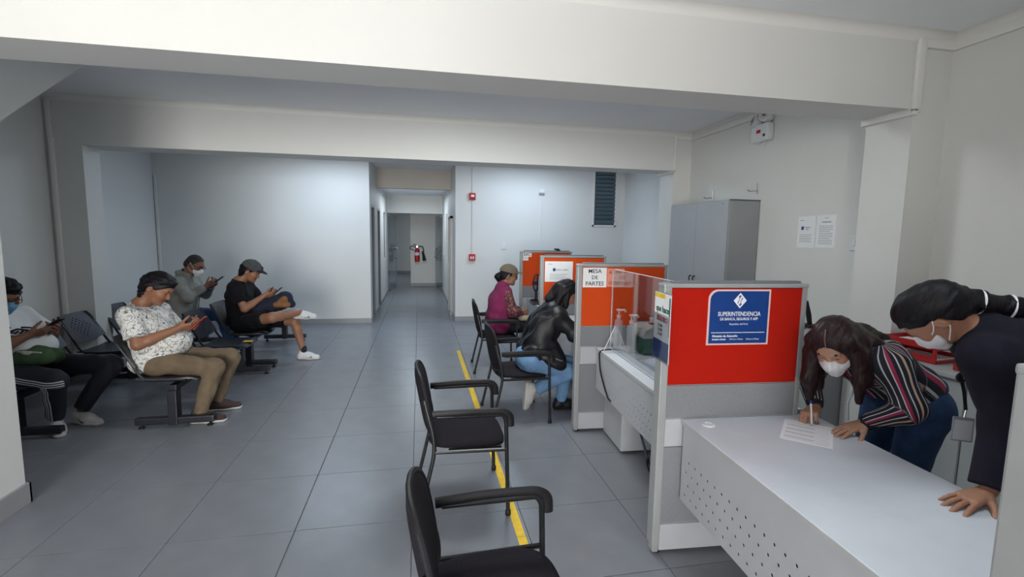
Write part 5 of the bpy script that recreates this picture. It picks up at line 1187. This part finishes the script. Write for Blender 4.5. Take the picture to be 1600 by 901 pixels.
# ---------------- woman in the leather jacket perched on the chair, leaning to the counter
def woman_leather():
    base = (1.10, 4.27, 0); t = person('woman in a black leather jacket and light jeans leaning over the counter, foot tucked back', base)
    sk = (.29, .14, .085); H = V3(1.352, 4.30, 1.142); F = V3(.80, -.02, -.58); U = V3(.58, 0, .80); sc = 1.03
    Nb = V3(1.225, 4.30, 1.015); Cc = V3(1.155, 4.29, .86); Pc = V3(1.035, 4.27, .60)
    SR = V3(1.235, 4.135, .965); SL = V3(1.24, 4.46, .965); ER = V3(1.385, 4.08, .80); EL = V3(1.42, 4.50, .80); WR = V3(1.56, 4.17, .80); WL = V3(1.56, 4.40, .80)
    HR = V3(1.03, 4.18, .55); HL = V3(1.03, 4.37, .55); KR = V3(1.355, 4.17, .43); AR = V3(1.065, 4.20, .265); KL = V3(1.40, 4.36, .45); AL = V3(1.36, 4.37, .09)
    b = head_prims(H, F, U, sc, Nb, .054, .95)+torso_prims(Pc, Cc, Nb, SL, SR, .065, (.095, .095), -.01)
    for S_, E, W in ((SR, ER, WR), (SL, EL, WL)): b += arm_prims(S_, E, W)
    b += hand_prims(WR, V3(.95, .25, -.1), V3(0, .1, -1), 1, (.3, .4, .3))+hand_prims(WL, V3(.95, -.25, -.1), V3(0, -.1, -1), -1, (.3, .4, .3))
    b += [rc(HR, KR, .07, .05), rc(KR, AR, .045, .034), rc(HL, KL, .07, .05), rc(KL, AL, .045, .032)]
    body_build(t, b, sk, H, F, U, sc); small_eyes(t, H, F, U, sc)
    f_, s_, u_ = frame(F, U); P = lambda f, s, u: H+(f_*f+s_*s+u_*u)*sc
    hp = hair_cap(H, F, U, sc, .016, (.088, .07), (-.10, -.06), [rc(P(-.02, -.075, .03), P(.045, -.083, -.10), .040, .024, .03), rc(P(-.06, -.05, .02), P(-.03, -.075, -.13), .05, .03, .03), rc(P(-.08, 0, .02), P(-.10, 0, -.12), .06, .045, .03), rc(P(-.02, .075, .03), P(.03, .083, -.12), .038, .024, .03)])
    sdf_obj('hair', hp, BLACKHAIR, t, .005, wrinkles(.004, 90, 2))
    lm = mat('black_leather', (.007, .007, .010), .46, .2, 10, .15, 30, spec=.35)
    sh = torso_prims(V3(1.045, 4.27, .62), Cc, Nb, SL, SR, .08, (.12, .12), .014)
    for S_, E, W in ((SR, ER, WR), (SL, EL, WL)): sh += [rc(S_, E, .075, .064, .03), rc(E, E*.12+W*.88, .064, .045, .03, True)]
    sh += [rc(V3(1.10, 4.16, .66), V3(1.20, 4.10, .52), .085, .07, .05), rc(V3(1.20, 4.14, .66), V3(1.28, 4.10, .53), .06, .045, .05), rc(Nb+V3(-.02, -.06, .0), Nb+V3(-.02, .06, .0), .05, None, .03), half(V3(1.05, 4.27, .575), nv(V3(-.42, 0, -.9)), .02)]
    jk = sdf_obj('jacket', sh, lm, t, .007, wrinkles(.012, 52, 12))
    MB().tube([(1.19, 4.02, .600), (1.225, 4.015, .585), (1.255, 4.018, .575)], .006, 6).build('zip_pocket', chrome_m, jk, 'auto')
    je = cloth('light_denim', (.15, .28, .48), .9, .12)
    tr = [rc(HR, HL, .125, None, .05), ell(V3(1.0, 4.25, .56), np.eye(3), (.125, .165, .12), .05), rc(HR, KR, .108, .078, .04), rc(KR, AR, .078, .055, .03, True), rc(HL, KL, .105, .08, .04), rc(KL, AL, .078, .055, .03, True)]
    sdf_obj('jeans', tr, je, t, .0075, wrinkles(.006, 40, 5))
    wm = mat('offwhite_leather', (.52, .51, .49), .55, .06, 20); sl = mat('white_rubber', (.62, .61, .60), .6)
    shoe(t, AR+V3(-.03, 0, -.01), V3(-.05, 0, -1), 0, wm, sl, up=V3(.97, 0, -.05), L=.25); shoe(t, AL, (1, 0, 0), 0, black_m, black_m, L=.25)
    settle(t, base)
woman_leather()
# ---------------- woman in the striped blouse writing on the form
def woman_stripes():
    base = (2.47, 1.97, 0); t = person('woman in a striped blouse and jeans with white mask bending to write on the form', base)
    sk = (.40, .22, .145); H = V3(1.945, 1.905, 1.185); F = V3(-.66, -.40, -.62); U = V3(-.62, -.22, .72); sc = 1.0
    Nb = V3(2.075, 1.955, 1.150); Cc = V3(2.22, 1.97, 1.085); Pc = V3(2.44, 1.97, .93)
    SL = V3(2.165, 1.80, 1.095); SR = V3(2.12, 2.125, 1.09); EL = V3(2.185, 1.715, .925); WL = V3(2.115, 1.87, .800); ER = V3(2.105, 2.21, .93); WR = V3(2.035, 2.075, .812)
    HL = V3(2.46, 1.86, .86); HR = V3(2.47, 2.08, .86); KL = V3(2.40, 1.87, .48); KR = V3(2.42, 2.09, .48); AL = V3(2.46, 1.87, .09); AR = V3(2.48, 2.09, .09)
    b = head_prims(H, F, U, sc, Nb, .048, .9)+torso_prims(Pc, Cc, Nb, SL, SR, .06, (.085, .085), -.012)
    for S_, E, W in ((SR, ER, WR), (SL, EL, WL)): b += arm_prims(S_, E, W, (.044, .038, .024))
    # left hand flat on the desk edge, right hand closed round the pen
    b += hand_prims(WL, V3(-.90, .02, -.20), V3(-.18, 0, -1), -1, None, (.75, .55, .25), .98, .10, [(.10, .16, .10), (.06, .18, .12), (.08, .20, .12), (.12, .22, .12)])
    b += hand_prims(WR, V3(-.86, -.46, -.16), V3(-.30, -.30, -.90), 1, None, (.75, .35, .55), .98, .02, [(.55, .75, .35), (.75, .85, .5), (.9, .95, .6), (1.0, 1.0, .6)])
    b += [rc(HR, KR, .07, .05), rc(KR, AR, .045, .032), rc(HL, KL, .07, .05), rc(KL, AL, .045, .032)]
    body_build(t, b, sk, H, F, U, sc, .004)
    small_eyes(t, H, F, U, sc)
    mask(t, H, F, U, mat('white_mask_cloth', (.70, .70, .72), .8, .02, 10, .1, 200), sc, .004)
    f_, s_, u_ = frame(F, U); P = lambda f, s, u: H+(f_*f+s_*s+u_*u)*sc
    hm = hairmat('dark_brown_hair', (.022, .010, .011), .40)
    A = np.array([f_, s_, u_])
    hp = [ell(P(-.012, 0, .040), A, np.array([.112, .094, .100])*sc), ell(P(.085, 0, -.02), A, np.array([.052, .058, .088])*sc, .02, 's')]
    D_ = V3(0, 0, -1)
    # locks falling from the parting on both sides of the face
    lockR = [P(.035, -.085, .055), P(.055, -.098, .0), P(.05, -.10, -.05)]
    hp += [rc(P(.03, .078, .06), P(.02, .092, -.02), .030, .030, .03), rc(P(.03, -.078, .06), P(.04, -.092, -.02), .030, .032, .03)]
    a = P(.02, .092, -.02); hp += [rc(a, a+V3(.02, -.01, -.13), .034, .030, .03), rc(a+V3(.02, -.01, -.13), a+V3(.055, .02, -.24), .030, .016, .03), rc(a+V3(.05, .02, .03), a+V3(.08, .0, -.15), .034, .022, .03)]
    a = P(.04, -.092, -.02); hp += [rc(a, a+V3(-.005, .0, -.13), .040, .034, .03), rc(a+V3(-.005, .0, -.13), a+V3(.03, .02, -.235), .034, .018, .03), rc(a+V3(.045, .02, .04), a+V3(.07, .02, -.18), .045, .025, .03)]
    hp += [rc(P(-.08, 0, .02), V3(2.14, 1.95, 1.225), .062, .045, .04), rc(V3(2.14, 1.95, 1.225), V3(2.26, 1.93, 1.205), .045, .022, .04), rc(P(-.07, .05, 0), V3(2.15, 1.87, 1.19), .05, .03, .04)]
    sdf_obj('hair', hp, hm, t, .0045, wrinkles(.002, 120, 2))
    # pale parting line
    MB().tube([P(.094, .006, .082), P(.075, .004, .112), P(.03, .002, .136)], .0028, 6).build('hair_parting', mat('scalp', (.16, .09, .075), .6), t, 'auto')
    nvy, wht, crm, mgt = (.010, .010, .018), (.50, .50, .54), (.50, .36, .27), (.30, .012, .06)
    bm_ = stripe_mat('striped_blouse_cloth', nvy, [(0, nvy), (.09, wht), (.14, nvy), (.27, crm), (.34, nvy), (.46, wht), (.50, nvy), (.60, mgt), (.69, wht), (.72, nvy), (.86, wht), (.90, nvy)], .125)
    sh = torso_prims(Pc, Cc, Nb, SL, SR, .068, (.105, .100), .010)
    for S_, E, W in ((SR, ER, WR), (SL, EL, WL)): sh += [rc(S_, E, .066, .062, .03), rc(E, E*.12+W*.88, .062, .042, .03, True)]
    sh += [rc(V3(2.42, 1.90, .955), V3(2.43, 2.04, .955), .115, None, .04), half(V3(2.47, 1.97, .925), nv(V3(.30, 0, -.95)), .015)]
    wr_ = wrinkles(.006, 36, 11)
    sc_ = seg_coord([(Pc+V3(0, 0, -.02), Cc, (0, 1, 0), 0.), (Cc, Nb, (0, 1, 0), 0.), (SL, EL, (0, -1, 0), .03), (EL, WL, (0, 0, 1), .05), (SR, ER, (0, 1, 0), .03), (ER, WR, (0, 0, 1), .05)])
    bl_ = sdf_obj('blouse', sh, bm_, t, .0055, wr_, {'su': sc_})
    for E, W in ((EL, WL), (ER, WR)): sdf_obj('cuff', [rc(E*.16+W*.84, E*.02+W*.98, .042, .036, .01, True)], mat('navy_cuff', (.012, .012, .022), .8), bl_, .005)
    dn = cloth('dark_denim', (.022, .050, .12), .9, .2)
    tr = [rc(HR, HL, .112, None, .05), ell(V3(2.51, 1.97, .85), np.eye(3), (.115, .175, .13), .05)]
    for Hp, K, A_ in ((HR, KR, AR), (HL, KL, AL)): tr += [rc(Hp, K, .103, .072, .035), rc(K, A_, .070, .050, .03, True)]
    sdf_obj('jeans', tr, dn, t, .0075, wrinkles(.004, 44, 5))
    sdf_obj('waistband', [rc(V3(2.455, 1.91, .952), V3(2.465, 2.03, .952), .122, None, .03), half(V3(2.46, 1.97, .972), nv(V3(-.3, 0, .95)), .004), half(V3(2.46, 1.97, .938), nv(V3(.3, 0, -.95)), .004)], dn, t, .006)
    for A_ in (AR, AL): shoe(t, A_, (-1, -.05, 0), 0, black_m, black_m, L=.24)
    MB().tube([P(-.02, .08, -.09), V3(2.06, 1.87, 1.02), V3(2.045, 1.90, .90), V3(2.075, 1.92, .80)], .004, 6, True, (2., 1)).build('lanyard', mat('pale_ribbon', (.45, .50, .56), .7), t, 'auto')
    settle(t, base)
    tip = V3(1.925, 1.975, .754); top = V3(1.925, 2.00, .915); dr = nv(top-tip); L0 = tip
    p = thing('pen', 'blue capped ballpoint pen in the hand of the woman in stripes', 'pen', tuple(L0))
    q = lambda s: tuple(dr*s)
    MB().tube([q(0), q(.012)], [.0012, .004], 8).build('nib', chrome_m, p, 'auto'); MB().tube([q(.012), q(.115)], .0042, 8).build('barrel', whiteplastic, p, 'auto'); MB().tube([q(.115), q(.155), q(.158)], [.0058, .0056, .003], 10).build('pen_cap', mat('pen_blue', (.01, .03, .28), .3), p, 'auto')
woman_stripes()

# ---------------- woman in dark clothes leaning over the desk end
def woman_dark():
    base = (2.48, 1.02, 0); t = person('woman in dark clothes with a long ponytail and mask bending over the desk', base)
    sk = (.36, .18, .115); H = V3(1.905, 1.455, 1.400); F = V3(-.16, .46, -.87); U = V3(-.78, .46, .42); sc = .93
    Nb = V3(2.055, 1.405, 1.355); Cc = V3(2.19, 1.31, 1.275); Pc = V3(2.45, 1.05, 1.02)
    SL = V3(1.985, 1.305, 1.270); SR = V3(2.25, 1.53, 1.275); EL = V3(2.085, 1.295, 1.03); WL = V3(2.005, 1.272, .797); ER = V3(2.42, 1.56, 1.04); WR = V3(2.44, 1.45, .84)
    HL = V3(2.40, .93, .95); HR = V3(2.56, 1.08, .95); KL = V3(2.40, .95, .50); KR = V3(2.56, 1.10, .50); AL = V3(2.44, .92, .09); AR = V3(2.60, 1.06, .09)
    b = head_prims(H, F, U, sc, Nb, .050, .9)+torso_prims(Pc, Cc, Nb, SL, SR, .065, (.09, .09), -.012)
    for S_, E, W in ((SR, ER, WR), (SL, EL, WL)): b += arm_prims(S_, E, W, (.046, .040, .026))
    b += hand_prims(WL+V3(-.01, 0, -.008), V3(-.97, -.02, -.16), V3(-.16, 0, -1), -1, None, (.62, .70, .25), 1.0, .16, [(.08, .12, .08), (.05, .14, .10), (.06, .14, .10), (.10, .16, .10)])
    b += hand_prims(WR, V3(-.3, 0, -.9), V3(-.9, 0, .3), 1, (.4, .5, .4))
    b += [rc(HR, KR, .07, .05), rc(KR, AR, .045, .032), rc(HL, KL, .07, .05), rc(KL, AL, .045, .032)]
    body_build(t, b, sk, H, F, U, sc, .004)
    small_eyes(t, H, F, U, sc)
    mask(t, H, F, U, mat('white_mask_cloth', (.70, .70, .72), .8, .02, 10, .1, 200), sc, .004)
    f_, s_, u_ = frame(F, U); P = lambda f, s, u: H+(f_*f+s_*s+u_*u)*sc; A = np.array([f_, s_, u_])
    T1, T2, T3, T4 = V3(2.03, 1.40, 1.462), V3(2.13, 1.36, 1.448), V3(2.30, 1.25, 1.43), V3(2.46, 1.10, 1.33)
    hp = hair_cap(H, F, U, sc, .016, (.086, .060), (-.10, -.07), [rc(P(-.085, 0, .02), T1, .062, .040, .06), rc(T1, T2, .038, .034, .03), rc(T2, T3, .036, .032, .03), rc(T3, T4, .032, .012, .03)], None, .036)
    sdf_obj('hair', hp, BLACKHAIR, t, .0045, wrinkles(.003, 110, 2))
    for c_, a_, r_ in ((T1, T2-T1, .0465), (T2, T3-T2, .0425)):
        n = nv(a_); x = nv(np.cross(n, V3(0, 1, 0))); y = np.cross(n, x)
        MB().tube([c_+(x*math.cos(k*math.pi/10)+y*math.sin(k*math.pi/10))*r_ for k in range(21)], .004, 6).build('hair_tie', white_m, t, 'auto')
    nk = cloth('navy_knit', (.011, .010, .020), .95, .2)
    sh = torso_prims(Pc, Cc, Nb, SL, SR, .075, (.12, .115), .012)
    for S_, E, W in ((SR, ER, WR), (SL, EL, WL)): sh += [rc(S_, E, .078, .068, .03), rc(E, E*.04+W*.96, .068, .055, .03, True)]
    sh += [rc(Nb+V3(0, -.04, .0), Nb+V3(0, .04, .0), .052, None, .03)]
    sdf_obj('sweater', sh, nk, t, .006, wrinkles(.007, 34, 13))
    tr = [rc(HR, HL, .118, None, .05)]
    for Hp, K, A_ in ((HR, KR, AR), (HL, KL, AL)): tr += [rc(Hp, K, .100, .072, .035), rc(K, A_, .070, .052, .03, True)]
    sdf_obj('trousers', tr, cloth('black_trousers', (.012, .012, .015)), t, .008, wrinkles(.004, 44, 5))
    for A_ in (AR, AL): shoe(t, A_, (-.6, .8, 0), 0, black_m, black_m, L=.24)
    settle(t, base)
    g = thing('id_badge', 'plastic identity badge hanging on a lanyard from the dark-clothed woman', 'badge', (2.125, 1.46, .99)); L0 = V3(2.125, 1.46, .99)
    Rz = Matrix.Rotation(math.radians(-32), 4, 'Z')
    MB().bbox(-.035, .035, -.003, .003, -.10, .0, .003, 1, Rz).build('badge_holder', mat('badge_plastic', (.30, .31, .35), .25), g); MB().box(-.029, .029, -.0042, -.003, -.093, -.012, Rz).build('badge_card', mat('badge_card', (.48, .50, .55), .5), g)
    MB().tube([(0, 0, 0), (.005, .0, .03)], .004, 6).build('clip', chrome_m, g, 'auto'); MB().tube([(.005, 0, .03), (.0, .01, .10), (-.01, .02, .16), (.02, .03, .30)], .006, 6, True, (1.6, .6)).build('lanyard', ink_m, g, 'auto')
    MB().tube([(-.03+.026*math.cos(k*math.pi/8), 0, .165+.016*math.sin(k*math.pi/8)) for k in range(17)], .006, 6).build('cord_loop', ink_m, g, 'auto')
woman_dark()
